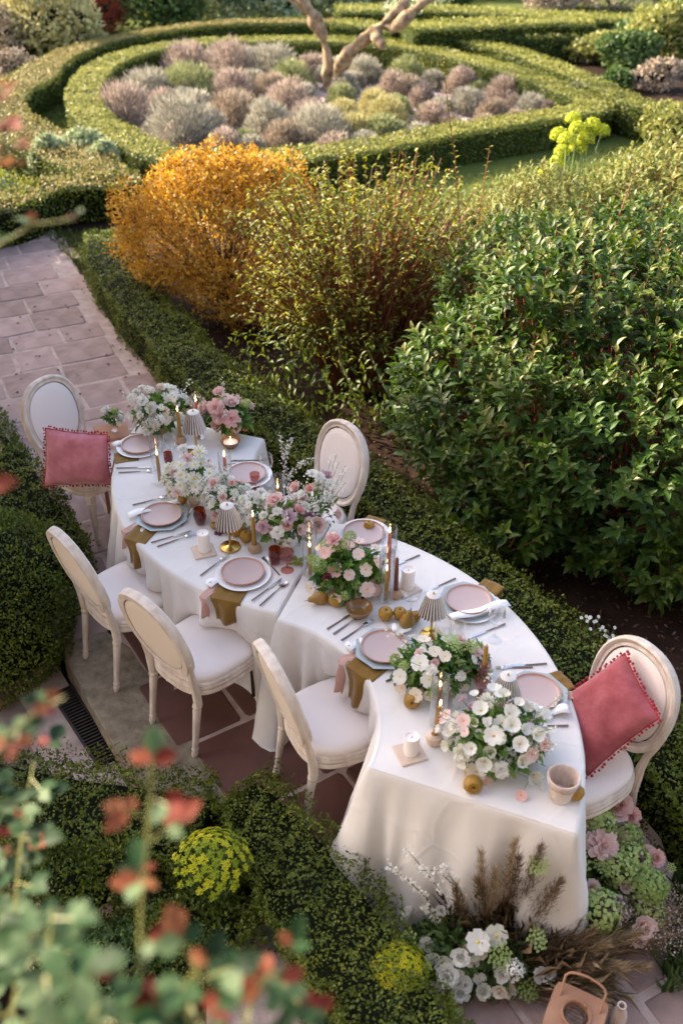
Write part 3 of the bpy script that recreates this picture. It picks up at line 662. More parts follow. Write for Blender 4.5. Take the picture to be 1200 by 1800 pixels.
# big laurel-like shrub made of leafy shoots
def shoots_shrub(name, loc, blobs, nsh, per, leaf, wl, mat, tipmat, label, stemmat='redstem', shl=.16, npart=0, T=T_LONG, inner=0, innermat=None, group=None, droop=.0, upw=.35, shell=.15, zmin=.05):
    root = empty(name, loc, label, 'shrub', group)
    P, Nn = blobs_points(blobs, nsh*2, shell); sel = rng.permutation(len(P))[:nsh]; P, Nn = P[sel], Nn[sel]
    keep = P[:,2] > zmin; P, Nn = P[keep], Nn[keep]
    n = len(P); ax = unit(Nn*.8+rdir(n)*.35+np.array([0,0,upw])); Ls = shl*(.6+.8*rng.random(n))
    base = P-ax*Ls[:,None]
    r1 = unit(np.cross(ax, rdir(n))); r2 = np.cross(ax, r1)
    LP, LD, LN, LL, LR = [], [], [], [], []
    tip = rng.random(n)
    for k in range(per):
        t = (k+.5)/per; ang = k*2.4+tip*6
        rad = r1*np.cos(ang)[:,None]+r2*np.sin(ang)[:,None]
        spread = 1.25-.8*t
        d = unit(ax*(.35+.6*t)+rad*spread+np.array([0,0,-droop])+rdir(n)*.18)
        LP.append(base+ax*(Ls*t*1.02)[:,None]); LD.append(d); LN.append(unit(ax+rad*-.25+np.array([0,0,.5]))); LL.append(leaf*(1.05-.45*t)*(.6+.7*rng.random(n))); LR.append(np.clip(rng.random(n)*.6+.35*t*(tip>.5)+.05, 0, 1))
    LP, LD, LN, LL, LR = map(np.concatenate, (LP, LD, LN, LL, LR)); W = LL*wl
    istip = np.concatenate([np.full(n, (k+.5)/per > .7) & (tip > .98-.62*np.clip((P[:,2]-.7)/1.1, 0, 1)) for k in range(per)])
    wpos = LP+np.array(loc)
    if npart:
        cdx = np.linalg.norm(wpos-np.array([0,0,3.95]), axis=1)-LL*12
        infr = (wpos[:,0] < .40*wpos[:,1]*1.0+.2)
        score = cdx+np.where(infr, 0, 50)
        order = np.argsort(score); pi = order[:npart]
        m = np.zeros(len(LP), bool); m[pi] = True
        lm = np_mesh('leaf', T[0]*np.array([wl,1,1]), T[1], M[mat], np.full(len(T[1]), .5), True)
        d = unit(LD[pi]); s = unit(np.cross(d, LN[pi])); nn = np.cross(s, d)
        for j, i in enumerate(pi):
            mt = Matrix(((s[j][0],d[j][0],nn[j][0],LP[i][0]),(s[j][1],d[j][1],nn[j][1],LP[i][1]),(s[j][2],d[j][2],nn[j][2],LP[i][2]),(0,0,0,1)))
            o = bpy.data.objects.new('leaf', lm); C.objects.link(o); o.parent = root
            o.matrix_local = mt @ Matrix.Scale(float(LL[i]), 4)
        LP, LD, LN, LL, LR, W, istip = LP[~m], LD[~m], LN[~m], LL[~m], LR[~m], W[~m], istip[~m]
    a = ~istip
    leaves('foliage', LP[a], LD[a], LN[a], LL[a], W[a], M[mat], T, LR[a], root, smooth=True)
    if istip.any(): leaves('young_foliage', LP[istip], LD[istip], LN[istip], LL[istip], W[istip], M[tipmat], T, LR[istip], root, smooth=True)
    # shoot stems as thin blades
    mb = MB()
    for i in range(0, n, 2):
        mb.tube([base[i]-ax[i]*Ls[i]*.6, base[i]+ax[i]*Ls[i]], [.004, .002], 3, cap=False)
    c0 = np.array([c for c, r in blobs])
    for i in range(0, n, 9):
        j = int(np.argmin(((c0-P[i])**2).sum(1))); b0 = Vector(c0[j])*.5; b0.z = 0
        mb.tube([b0+Vector((random.uniform(-.1,.1), random.uniform(-.1,.1), 0)), Vector(b0).lerp(Vector(base[i]), .6)+Vector((0,0,.1)), Vector(base[i])], [.012,.008,.004], 4, cap=False)
    s = mb.build('stem', M[stemmat], root)
    if inner:
        P2, N2 = blobs_points(blobs, inner, .75); k = len(P2)
        L = leaf*(.6+.5*rng.random(k)); P2 = P2-N2*shl*.6
        leaves('inner_foliage', P2, unit(rdir(k)+np.array([0,0,-.2])), rdir(k), L, L*wl, M[innermat or mat], T_LEAF, rng.random(k)*.4, root)
    return root
big = [((0,0,.80),(1.15,1.15,.82)),((-.75,-.1,.72),(.75,.85,.65)),((.0,-.9,.70),(.85,.70,.68)),((.6,-1.0,.62),(.75,.70,.66)),((-.45,-.7,.75),(.65,.6,.55)),((.9,.1,.95),(.9,1.0,.8)),((-.35,.8,1.15),(.75,.8,.55)),((.4,.9,1.15),(.9,.8,.6)),((-.2,.1,1.35),(.7,.7,.45)),((.55,-.4,1.15),(.7,.7,.5)),((-.95,.35,.6),(.45,.55,.45)),((.25,-1.25,.40),(.55,.45,.38)),((-.75,-.75,.35),(.5,.45,.34)),((.9,-1.3,.35),(.5,.4,.34))]
shoots_shrub('laurel_shrub', (1.78,6.05,0), knobbly(big, 26, .28), 2700, 10, .098, .50, 'laurel', 'laurel_tip', 'huge glossy dark green shrub filling the right side behind the table', npart=300, inner=6000, shl=.19, zmin=.06, upw=.7)
mid = [((0,0,1.0),(.8,.8,.7)),((.5,.3,.9),(.8,.8,.6)),((-.3,.2,1.1),(.5,.5,.4)),((.9,0,.8),(.8,.8,.6))]
shoots_shrub('tall_shrub', (2.95,8.9,0), mid, 1100, 8, .10, .32, 'backshrub', 'laurel_tip', 'loose grey green shrub at the right edge behind the dark green one', inner=3000, shl=.2)
shoots_shrub('tall_shrub', (1.55,8.6,0), [((0,0,.7),(.8,.7,.7)),((.3,.2,1.0),(.6,.5,.5)),((-.5,-.2,.7),(.6,.6,.5))], 800, 8, .085, .34, 'backshrub', 'laurel_tip', 'pale green leafy shrub between the red stemmed one and the lime euphorbia', inner=2500, shl=.18)

# red stemmed upright shrub
root = empty('red_stemmed_shrub', (.20,7.60,0), 'upright shrub with many red stems and yellow green leaves in the middle', 'shrub')
mb = MB(); LP, LD = [], []
for i in range(760):
    a = random.uniform(0, 2*PI); r0 = random.uniform(0,.32); r1_ = random.uniform(.05,1.0)**.6*1.12
    b0 = Vector((r0*math.cos(a), r0*math.sin(a)*.8, 0)); h = random.uniform(.55,2.05)*(1-.18*r1_)
    t1 = Vector((r1_*math.cos(a+random.uniform(-.5,.5))*1.0, r1_*math.sin(a)*.75, h)); m_ = b0.lerp(t1, .55)+Vector((random.uniform(-.05,.05), 0, .18*h))
    pts = [b0, b0.lerp(m_, .6)+Vector((0,0,.02)), m_, m_.lerp(t1, .5)+Vector((random.uniform(-.03,.03), random.uniform(-.03,.03), .02)), t1]
    mb.tube(pts, [.008,.007,.005,.004,.002], 4, cap=False)
    low = random.random() < .45
    for j in range(random.randint(16,34)):
        t = random.uniform(.45 if not low else .15, 1.0)*4; k = min(3, int(t)); p = pts[k].lerp(pts[k+1], t-k)
        LP.append(p+Vector((random.uniform(-.02,.02), random.uniform(-.02,.02), 0))); LD.append(Vector((random.uniform(-1,1), random.uniform(-1,1), random.uniform(-.7,.7))))
mb.build('stem', M['redstem'], root)
LP = np.array(LP); LD = unit(np.array(LD)); _k = rng.random(len(LP)) < np.clip(.30+.75*(LP[:,2]/1.8)-.3*(LP[:,0] > .0)*(LP[:,2] < 1.35), .08, 1); LP, LD = LP[_k], LD[_k]; n = len(LP)
leaves('foliage', LP, LD, unit(rdir(n)*.7+np.array([-.3,-.2,1])), .050*(.6+.8*rng.random(n)), .022, M['redleaf'], T_LONG, rng.random(n)*.8+.1, root, smooth=True)
P, Nn = blobs_points([((-.35,-.6,.38),(.6,.5,.36)),((.25,-.75,.40),(.55,.5,.38)),((-.7,-.35,.4),(.45,.45,.35)),((.6,-.5,.4),(.4,.4,.35))], 1500, .6); n = len(P)
leaves('lower_foliage', P, unit(Nn*.4+rdir(n)*.6+np.array([0,0,-.5])), unit(Nn+rdir(n)*.4+np.array([0,0,.5])), .065*(.6+.7*rng.random(n)), .028, M['redleaf'], T_LONG, rng.random(n)*.28, root, smooth=True)
# long arching bare branches in the dark gap
mb = MB()
for p in ([(600,640,.5),(625,700,.3),(650,735,.15),(690,755,.05)], [(590,560,.7),(600,650,.4),(640,700,.2)], [(640,600,.6),(680,690,.35),(700,740,.1)]):
    mb.tube([G(*q) for q in p], [.009,.008,.007,.004][:len(p)], 5)
tag(mb.build('arching_branch', M['rosecane'], None), 'pale bare arching canes in the dark gap left of the glossy shrub', 'branch')
# tall single shoots rising from the shrubs
def tall_shoot(pts, label, lf=.06, n=34, mat='redleaf'):
    base = G(*pts[0]); root = empty('tall_shoot', base, label, 'shoot', 'tall leafy shoots above the shrubs')
    q = [G(*p)-base for p in pts]
    # keep them standing: same y as the base
    MB().tube(q, [.008*(1-.7*i/len(q)) for i in range(len(q))], 5).build('stem', M['redstem'], root)
    P = []; Dd = []
    for j in range(n):
        t = (j+.5)/n*(len(q)-1); k = min(len(q)-2, int(t)); P.append(q[k].lerp(q[k+1], t-k)); a = j*2.4; Dd.append((math.cos(a), math.sin(a), .5))
    P = np.array(P); Dd = unit(np.array(Dd)); L = lf*(1.1-.5*np.linspace(0,1,n))
    leaves('foliage', P, Dd, unit(rdir(n)*.3+np.array([0,0,1])), L, L*.38, M[mat], T_LONG, rng.random(n), root, smooth=True)
def S(x, y0, y1, z0, z1, yw, lean=0):
    return None
def shoot_w(px, py_top, yw, z0, lean, label, **k):
    """stem at depth yw from height z0 up to the top seen at px,py"""
    v = (py_top-900)/_f; t = yw/(math.cos(PITCH)-v*math.sin(PITCH)); ztop = 3.95-(math.sin(PITCH)+v*math.cos(PITCH))*t; xt = (px-600)/_f*t
    base = Vector((xt-lean, yw, z0)); root = empty('tall_shoot', base, label, 'shoot', 'tall leafy shoots above the shrubs')
    n = k.get('n', 34); lf = k.get('lf', .06); mat = k.get('mat', 'redleaf')
    q = [Vector((lean*s**1.4+random.uniform(-.01,.01), random.uniform(-.01,.01), (ztop-z0)*s)) for s in (0,.25,.5,.75,1)]
    MB().tube(q, [.008,.007,.005,.004,.002], 5).build('stem', M['redstem'], root)
    P = []; Dd = []
    for j in range(n):
        t = (j+.5)/n*4; kk = min(3, int(t)); P.append(q[kk].lerp(q[kk+1], t-kk)); a = j*2.4; Dd.append((math.cos(a), math.sin(a), .5))
    P = np.array(P); Dd = unit(np.array(Dd)); L = lf*(1.1-.5*np.linspace(0,1,n))
    leaves('foliage', P, Dd, unit(rdir(n)*.3+np.array([0,0,1])), L, L*.38, M[mat], T_LONG, rng.random(n), root, smooth=True)
shoot_w(775,95,8.3,.9,-.25,'tallest leafy shoot reaching up over the lavender bed, leaning left', n=60)
shoot_w(860,255,7.9,.9,.05,'slender leafy shoot just right of the tallest one', n=40)
shoot_w(1120,290,6.9,1.2,.12,'red tipped shoot at the top of the glossy shrub near the right edge', mat='laurel_tip', lf=.08)
shoot_w(1165,400,6.4,1.1,.05,'leafy shoot standing up at the right edge of the glossy shrub', mat='laurel_tip', lf=.08)
shoot_w(1090,440,6.2,1.2,.1,'upright shoot in the middle right of the glossy shrub', mat='laurel_tip', lf=.08)
for _i, (_x, _y, _d, _w) in enumerate(((980,395,6.6,'left of the middle of the glossy shrub'),(1035,360,6.8,'near the top centre of the glossy shrub'),(880,430,6.3,'on the left shoulder of the glossy shrub'),(1140,480,5.9,'low at the right of the glossy shrub'),(1010,520,5.6,'in the upper middle of the glossy shrub'),(830,545,5.9,'on the left flank of the glossy shrub'),(940,600,5.2,'in the centre face of the glossy shrub'))):
    shoot_w(_x, _y, _d, .9, .04*(-1)**_i, 'upright leafy shoot '+_w, mat='laurel_tip' if _i % 2 else 'backshrub', lf=.085, n=30)
shoot_w(930,345,7.2,1.1,-.05,'pale shoot above the left top of the glossy shrub', mat='backshrub', lf=.08)
shoot_w(690,250,8.2,1.0,.0,'leafy yellow green shoot above the red stemmed shrub', n=40)
shoot_w(625,262,8.1,1.0,.04,'short yellow shoot over the left part of the red stemmed shrub', n=36)

# lime euphorbia heads
root = empty('lime_euphorbia', (2.30,10.1,0), 'tall euphorbia with round lime yellow heads behind the shrubs', 'plant')
heads = [(965,215,1.15,.11),(985,235,1.2,.11),(1000,212,1.3,.10),(1020,205,1.3,.11),(990,192,1.35,.10),(1035,215,1.25,.10),(1000,245,1.1,.11),(968,270,.95,.10),(950,290,.85,.09),(1012,228,1.2,.11),(975,250,1.05,.10)]
mb = MB(); hm = None
for (px, py, z, r) in heads:
    c = G(px, py, z)-Vector((2.30,10.1,0)); c.x *= 1.12; c.y *= .6
    v = 1
    mb.tube([Vector((0,0,0))+Vector((c.x*.3,c.y*.3,0)), Vector((c.x*.6,c.y*.6,c.z*.6)), c], [.012,.01,.008], 5)
    k = 620; d = rdir(k); d[:,2] = np.abs(d[:,2]*1.1)-.35*rng.random(k); d = unit(d)
    if hm is None:
        V, F, kk = leaf_arrays(d*(.88+.12*rng.random(k))[:,None], unit(d*.2+rdir(k)), d, .18, .18, T_QUAD)
        hm = np_mesh('flower_head', V, F, M['lime'], np.repeat(rng.random(k), kk))
    o = link('flower_head', hm, root, loc=c, rot=(0,0,random.uniform(0,6)), scale=r*.84)
mb.build('stem', M['limestem'], root)

# lavender mounds
lav = [(220,195,46,'pink'),(262,158,40,'grey'),(330,150,42,'green'),(330,112,38,'pink'),(405,118,40,'pink'),(318,228,52,'grey'),(412,195,42,'brown'),(345,185,30,'grey'),(408,160,34,'pink'),(478,122,36,'grey'),(512,140,34,'green'),(476,158,28,'brown'),(505,186,36,'pink'),(470,215,36,'grey'),(545,205,34,'pink'),(548,118,26,'pink'),(560,235,50,'grey'),(500,250,36,'brown'),(640,128,28,'grey'),(712,135,30,'green'),(716,160,26,'brown'),(655,185,24,'yel'),(678,210,36,'yel'),(672,238,34,'green'),(620,235,36,'yel'),(600,205,30,'yel'),(760,215,30,'pink'),(740,175,22,'pink'),(790,122,26,'grey'),(810,150,26,'pink'),(886,165,30,'pink'),(862,200,24,'brown'),(932,192,28,'grey'),(900,188,18,'pink'),(1005,182,30,'grey'),(395,258,30,'pink'),(440,262,26,'grey'),(700,262,26,'brown'),(850,222,22,'brown'),(645,105,20,'grey'),(365,225,30,'grey'),(290,185,28,'pink'),(445,150,24,'grey'),(530,170,24,'grey'),(585,265,30,'pink'),(640,262,28,'grey'),(690,150,22,'pink'),(820,185,26,'grey'),(790,225,24,'pink'),(905,215,20,'brown'),(960,200,20,'pink'),(840,160,20,'green'),(735,240,26,'grey'),(470,95,24,'pink'),(370,100,24,'green')]
_r = random.Random(4)
_w = [G(x_, y_+r_*.55, 0) for x_, y_, r_, _c in lav]
for _ in range(4000):
    if len(lav) > 82: break
    x_, y_, r_ = _r.uniform(180,1000), _r.uniform(90,270), _r.uniform(16,25); g_ = G(x_, y_+r_*.55, 0)
    if inside(ring_in, g_.x, g_.y) and all((g_-q_).length > .42 for q_ in _w) and min(abs(g_.x+3.6), 9) > .2:
        lav.append((x_, y_, r_*.9, _r.choice(('grey','grey','brown','green')))); _w.append(g_)
LN_ = {'grey':'grey','pink':'pink','green':'greenish','brown':'brown','yel':'straw'}
where = {0:'at the left end of the bed',6:'left of centre, low and wide',5:'large, at the front left of the bed',16:'large, in front of the tree trunk',30:'tall, against the right hedge',32:'far right of the bed'}
for i, (px, py, r, c) in enumerate(lav):
    g = G(px, py+r*.55, 0)
    sc_ = r*(g.y/1.05+1)/1750*1.05
    root = empty('lavender_bush', (g.x, g.y, .01), 'x', 'lavender', 'lavender mounds in the ring bed')
    n = 2600; sc_ *= 1.08; d = rdir(n); d[:,2] = np.abs(d[:,2])*1.0; d = unit(d+rdir(n)*.12)
    d[:,2] = np.abs(d[:,2])
    hh = random.uniform(1.0,1.35)
    P = d*np.array([sc_, sc_, sc_*hh])*(.55+.45*rng.random(n))[:,None]*(1+.15*nz(d*1.0+i, .8, i))[:,None]
    P[:,2] = np.maximum(P[:,2], .01)
    L = sc_*.20
    leaves('foliage', P, unit(d+rdir(n)*.35+np.array([0,0,.5])), rdir(n), L*(.6+.8*rng.random(n)), .016, M['lav_'+c], T_QUAD, rng.random(n)*.9+.05, root)
    MB().sphere((0,0,0), 1, 10, 6, sc=(sc_*.55, sc_*.55, sc_*hh*.55)).build('inner_growth', M['lav_brown'], root)
    nsp = 150; ds = unit(rdir(nsp)*.6+np.array([0,0,1.0])); Ps = ds*np.array([sc_,sc_,sc_*hh])*.8
    leaves('flower_spike', Ps, unit(ds+rdir(nsp)*.25), rdir(nsp), sc_*.42*(.5+.8*rng.random(nsp)), .012, M['lav_'+c], T_QUAD, rng.random(nsp), root)
    root['_px'] = px; root['_c'] = c
_l = [o for o in bpy.data.objects if o.name.startswith('lavender_bush')]
for c in LN_:
    s = sorted([o for o in _l if o['_c'] == c], key=lambda o: o['_px'])
    ordn = ['leftmost','second from the left','third from the left','fourth from the left','fifth from the left','sixth from the left','seventh from the left','eighth from the left','ninth from the left','tenth from the left','eleventh from the left','twelfth from the left','thirteenth from the left','fourteenth from the left']+['%s from the left' % w for w in ('fifteenth','sixteenth','seventeenth','eighteenth','nineteenth','twentieth','twenty first','twenty second','twenty third','twenty fourth','twenty fifth','twenty sixth','twenty seventh','twenty eighth','twenty ninth','thirtieth','thirty first','thirty second','thirty third','thirty fourth','thirty fifth','thirty sixth')]
    for i, o in enumerate(s):
        w = ordn[i] if i < len(s)-1 else 'rightmost'
        o['label'] = '%s lavender mound, %s of the %s mounds in the ring bed' % (LN_[c], w, LN_[c])
for o in _l:
    for k in ('_px','_c'): del o[k]

# tree in the lavender bed
def rough_up(o, amp, fr):
    me = o.data; n = len(me.vertices); co = np.empty(n*3, np.float32); me.vertices.foreach_get('co', co); co = co.reshape(-1,3).astype(float)
    no = np.empty(n*3, np.float32); me.vertices.foreach_get('normal', no); co += no.reshape(-1,3)*(nz(co, fr, 31)*amp)[:,None]
    me.vertices.foreach_set('co', co.astype(np.float32).ravel()); me.update()
def densepath(p, r, k=5):
    q = []; w = []
    for i in range(len(p)-1):
        for j in range(k): t = j/k; q.append(p[i].lerp(p[i+1], t)); w.append(r[i]*(1-t)+r[i+1]*t)
    return q+[p[-1]], w+[r[-1]]
tr = empty('bent_tree', (-.22,18.4,0), 'old bent tree with forked lichen covered trunk in the lavender bed', 'tree')
o0 = Vector((-.22,18.4,0))
def TW(px, py, y=18.4):
    v = (py-900)/_f; t = y/(math.cos(PITCH)-v*math.sin(PITCH)); return Vector(((px-600)/_f*t, y, 3.95-(math.sin(PITCH)+v*math.cos(PITCH))*t))-o0
t1 = [Vector((0,0,-.02)), TW(576,135), TW(578,105), TW(570,75), TW(558,45), TW(545,20), TW(525,-5), TW(500,-40), TW(520,-90), TW(490,-140)]
MB().tube(*densepath(t1, [0.169,0.089,0.110,0.083,0.110,0.076,0.093,0.057,0.059,0.025]), 12).build('trunk', M['bark'], tr)
t2 = [Vector((.12,-.1,-.02)), TW(590,140,18.3), TW(598,118,18.2), TW(612,92,18.1), TW(640,68,18), TW(672,45,18), TW(700,18,18), TW(720,-10,18), TW(760,-50,17.9), TW(800,-80,17.6)]
MB().tube(*densepath(t2, [0.127,0.076,0.110,0.076,0.101,0.070,0.084,0.057,0.051,0.025]), 12).build('limb', M['bark'], tr)
t3 = [TW(655,55,18), TW(668,72,17.8), TW(674,80,17.7)]
MB().tube(*densepath(t3, [0.084,0.070,0.076]), 12).build('limb', M['bark'], tr)
t4 = [TW(672,46,18), TW(690,50,17.9), TW(720,25,17.8), TW(745,5,17.8), TW(790,-20,17.7)]
MB().tube(*densepath(t4, [0.067,0.064,0.076,0.051,0.034]), 12).build('limb', M['bark'], tr)
MB().tube([TW(548,22), TW(528,12), TW(510,-2), TW(480,-20), TW(440,-60)], [0.076,0.051,0.059,0.032,0.025], 8).build('limb', M['bark'], tr)
bl = [((TW(540,-120)+Vector((0,0,.3))), (1.3,1.1,.5)), ((TW(760,-110,17.8)+Vector((0,0,.3))), (1.0,1.0,.45)), ((TW(660,-150,18)+Vector((0,0,.5))), (1.2,1.2,.5))]
P, Nn = blobs_points([(tuple(a), b_) for a, b_ in bl], 3000, .8); n = len(P)
leaves('crown', P, rdir(n), rdir(n), .07, .035, M['mid_green'], T_QUAD, None, tr)
# pale sprays hanging at the top (blossom-like grey foliage round the limbs)
P, Nn = blobs_points([(tuple(TW(760,-8,18.6)), (.35,.3,.12)), (tuple(TW(705,15,18.7)), (.35,.3,.16))], 700, .8); n = len(P)
leaves('crown', P, rdir(n), rdir(n), .07, .03, M['silver'], T_QUAD, None, tr)

for _o in tr.children:
    if _o.name.startswith(('trunk','limb')): rough_up(_o, .05, 1.6)
# silver leaved plants in the left parterre
for i, (px, py, r, lab) in enumerate([(95,300,44,'leftmost of the three in the bed'),(140,290,50,'middle and tallest'),(190,310,34,'right, against the hedge')]):
    g = G(px, py+20, 0)
    bush('silver_plant', (g.x, g.y, 0), clump(r*12.5/1750, r*12/1750, .55, 5), 2600, .075, .42, 'silver', 'silver leaved plant in the small left bed, '+lab, 'plant', T=T_LEAF, shell=.5, up=.6, group='silver leaved plants in the left bed', core='core')

# far background shrubs
def far_bush(px, py, rx, h, mat, label, n=2500, leaf=.10, name='garden_shrub', k=6, cat='shrub', core='core'):
    g = G(px, py, 0); bush(name, (g.x, g.y, 0), clump(rx, rx*.8, h, k), n, leaf, .45, mat, label, cat, T=T_QUAD, shell=.5, up=.4, core=core, stems=8)
far_bush(97,102,1.15,1.5,'lav_yel','big tan feathery bush on the lawn at the left',6500,.12,'feathery_bush')
far_bush(8,108,.7,.9,'lav_brown','pinkish tan bush at the left edge above the lawn',2500,.10)
far_bush(30,152,.55,.6,'lav_brown','small bronze bush with bare stems on the golden lawn',1800,.08)
far_bush(185,66,.55,.95,'p_hot' if False else 'rosered','small red leaved maple behind the outer hedge',2600,.07,'red_maple',cat='tree')
far_bush(265,52,1.3,1.3,'mid_green','dark green bush behind the outer hedge right of the red maple',3800,.12)
far_bush(330,45,1.2,1.2,'backshrub','pale green bush behind the outer hedge, third from the maple',3200,.12)
far_bush(400,40,1.3,1.4,'silver','whitish leaved bush behind the top of the ring',3800,.12)
far_bush(470,38,1.3,1.4,'silver','second whitish leaved bush left of the bent tree',3800,.12)
far_bush(600,28,1.0,1.2,'silver','whitish leaved bush seen between the bent tree limbs',2800,.12)
far_bush(150,52,1.2,1.2,'backshrub','yellowish bush between the tan bush and the red maple',3000,.12)
far_bush(215,20,1.6,1.3,'silver','white flowering shrub at the top left behind the red maple',3400,.13)
far_bush(80,20,1.3,1.0,'lav_brown','russet bush at the top edge on the left',2400,.12)
far_bush(955,28,.7,.75,'lav_brown','round reddish bush standing between the far hedges',2600,.09)
far_bush(1075,16,1.6,1.0,'lav_pink','pinkish heather like clump at the top right',3000,.10)
far_bush(1000,12,1.0,.8,'lav_pink','small pinkish clump at the top beside the round reddish bush',1800,.10)
far_bush(1190,14,.9,.6,'mid_green','green bush in the top right corner',2400,.12)
far_bush(770,14,.8,.6,'mid_green','dark bush in the shade behind the right tree limb',2200,.12)
far_bush(300,10,2.0,1.5,'mid_green','dark green shrub at the top edge above the ring hedge',4200,.13)
far_bush(500,6,2.2,1.6,'backshrub','light green shrub at the top edge above the bent tree',4200,.13)
far_bush(400,2,2.0,1.6,'mid_green','tall green shrub at the top edge left of the tree',4200,.13)
far_bush(640,-6,1.8,1.5,'mid_green','dark green shrub at the top edge just right of the tree trunk',3600,.13)
far_bush(850,-8,1.5,1.0,'backshrub','pale green shrub at the top edge above the far hedges',3000,.13)
far_bush(150,-10,2.0,1.6,'backshrub','pale green shrub at the top edge above the tan feathery bush',3600,.13)
far_bush(20,-6,1.6,1.2,'mid_green','green shrub in the top left corner behind the hedge',3000,.13)
far_bush(1100,-12,1.6,1.0,'mid_green','green shrub at the top edge behind the pinkish clump',3000,.13)
# rose bed right
far_bush(1160,115,.95,1.05,'backshrub','tall loose shrub in the right hand bed at the picture edge',5200,.10)
far_bush(1100,128,.65,.65,'mid_green','green rose bush in the right hand bed',3600,.09)
far_bush(1205,80,.9,1.15,'laurel_tip','yellow green shrub at the far right edge above the bed',3600,.10)
far_bush(1030,108,.5,.35,'lav_pink','pinkish flowering low bush in the right hand bed',2400,.08)
far_bush(960,85,.6,.5,'lav_brown','brown low bush at the back of the right hand bed',2200,.08)
far_bush(930,70,.5,.45,'lav_pink','leftmost pinkish low bush in the right hand bed',1600,.08)
far_bush(1050,86,.6,.35,'lav_yel','straw coloured low bush at the back of the right hand bed',2200,.08)
far_bush(1130,85,.6,.4,'backshrub','pale low bush behind the tall loose shrub on the right',2200,.09)
far_bush(1085,160,.4,.3,'mid_green','small dark green bush at the front of the right hand bed',2000,.07)
far_bush(1150,160,.5,.5,'lav_brown','small brown bush at the front of the right hand bed',2000,.07)
far_bush(1190,262,.6,.6,'backshrub','green shrub behind the loose shrub at the right edge',3600,.08)

sheet('rose_bed_soil', [(2.8,20.3),(4.4,18.9),(5.0,15.9),(9,15.8),(10,24),(4,21)], .016, M['soil'])
far_bush(1010,90,.7,.5,'mid_green','green low bush at the left of the right hand bed',2600,.08)
far_bush(1060,112,.7,.55,'backshrub','pale green low bush in the middle of the right hand bed',2800,.08)
far_bush(1120,100,.8,.7,'mid_green','leafy bush behind the green rose bush in the right hand bed',3000,.09)

# shade trees off to the left of the picture, whose crowns shade the terrace
def shade_tree(x, y, r, h, label, n=16000):
    root = empty('shade_tree', (x, y, 0), label, 'tree', 'shade trees left of the terrace')
    mb = MB(); mb.tube([(0,0,-.05),(.05,0,h*.3),(0,.05,h*.6),(0,0,h*.9)], [.2,.15,.12,.05], 9)
    for i in range(10):
        a = i*2.4; mb.tube([(0,0,h*(.3+.05*i)), (r*.4*math.cos(a), r*.4*math.sin(a), h*(.42+.05*i)), (r*.8*math.cos(a), r*.8*math.sin(a), h*(.5+.05*i))], [.08,.05,.02], 6)
    mb.build('trunk', M['bark'], root)
    bl = clump(r, r, h*.78, 14, .5, z0=h*.2)
    P, Nn = blobs_points(bl, n, .6); m = len(P)
    L = .24*(.6+.7*rng.random(m))
    leaves('crown', P, rdir(m), rdir(m), L, L*.6, M['mid_green'], T_QUAD, None, root)
shade_tree(-5.7, 6.9, 1.9, 5.3, 'leafy tree standing left of the paved path beside the terrace')
shade_tree(-4.9, 5.0, 1.8, 5.3, 'leafy tree standing left of the drain and the lower paving')
shade_tree(-7.6, 8.2, 1.8, 5.2, 'leafy tree farthest from the terrace on the left', 12000)

shade_tree(-6.6, 10.7, 1.5, 3.7, 'small leafy tree left of the head of the paved path', 15000)

# ================================================================== TABLES
TZ = .75
T1 = dict(c=(.13,5.12), r0=.66, r1=1.49, a0=math.radians(159), a1=math.radians(252.6))
T2 = dict(c=(-.52,3.0), r0=.68, r1=1.535, a0=math.radians(-22.5), a1=math.radians(72.0))
def outline(T, n=44, grow=0.0, ne=14):
    """closed loop of (x,y,corner flag distance)"""
    c = T['c']; pts = []
    for i in range(n): a = T['a0']+(T['a1']-T['a0'])*i/(n-1); pts.append((c[0]+T['r1']*math.cos(a), c[1]+T['r1']*math.sin(a)))
    for i in range(1, ne): t = i/ne; a = T['a1']; r = T['r1']+(T['r0']-T['r1'])*t; pts.append((c[0]+r*math.cos(a), c[1]+r*math.sin(a)))
    m = n//2+6
    for i in range(m): a = T['a1']+(T['a0']-T['a1'])*i/(m-1); pts.append((c[0]+T['r0']*math.cos(a), c[1]+T['r0']*math.sin(a)))
    for i in range(1, ne): t = i/ne; a = T['a0']; r = T['r0']+(T['r1']-T['r0'])*t; pts.append((c[0]+r*math.cos(a), c[1]+r*math.sin(a)))
    return pts
def densify(p, k):
    out = []
    for i in range(len(p)):
        a, b_ = p[i], p[(i+1) % len(p)]
        for j in range(k): out.append((a[0]+(b_[0]-a[0])*j/k, a[1]+(b_[1]-a[1])*j/k))
    return out
CH = {}   # chairs: seat centre, facing
def chair_def(k, rear, face): f_ = Vector((*face, 0)).normalized(); CH[k] = (Vector((*rear, 0)), f_)
chair_def('c0', (-1.84,5.64), (.84,-.54))
chair_def('c1', (-1.33,4.06), (.76,.65))
chair_def('c2', (-.86,3.58), (.68,.73))
chair_def('c3', (-.235,3.18), (.90,.44))
chair_def('c4', (-.03,5.06), (-.80,-.60))
chair_def('c5', (1.26,3.14), (-.86,-.50))
for k in CH: r_, f_ = CH[k]; CH[k] = (r_, f_, r_+f_*.23)

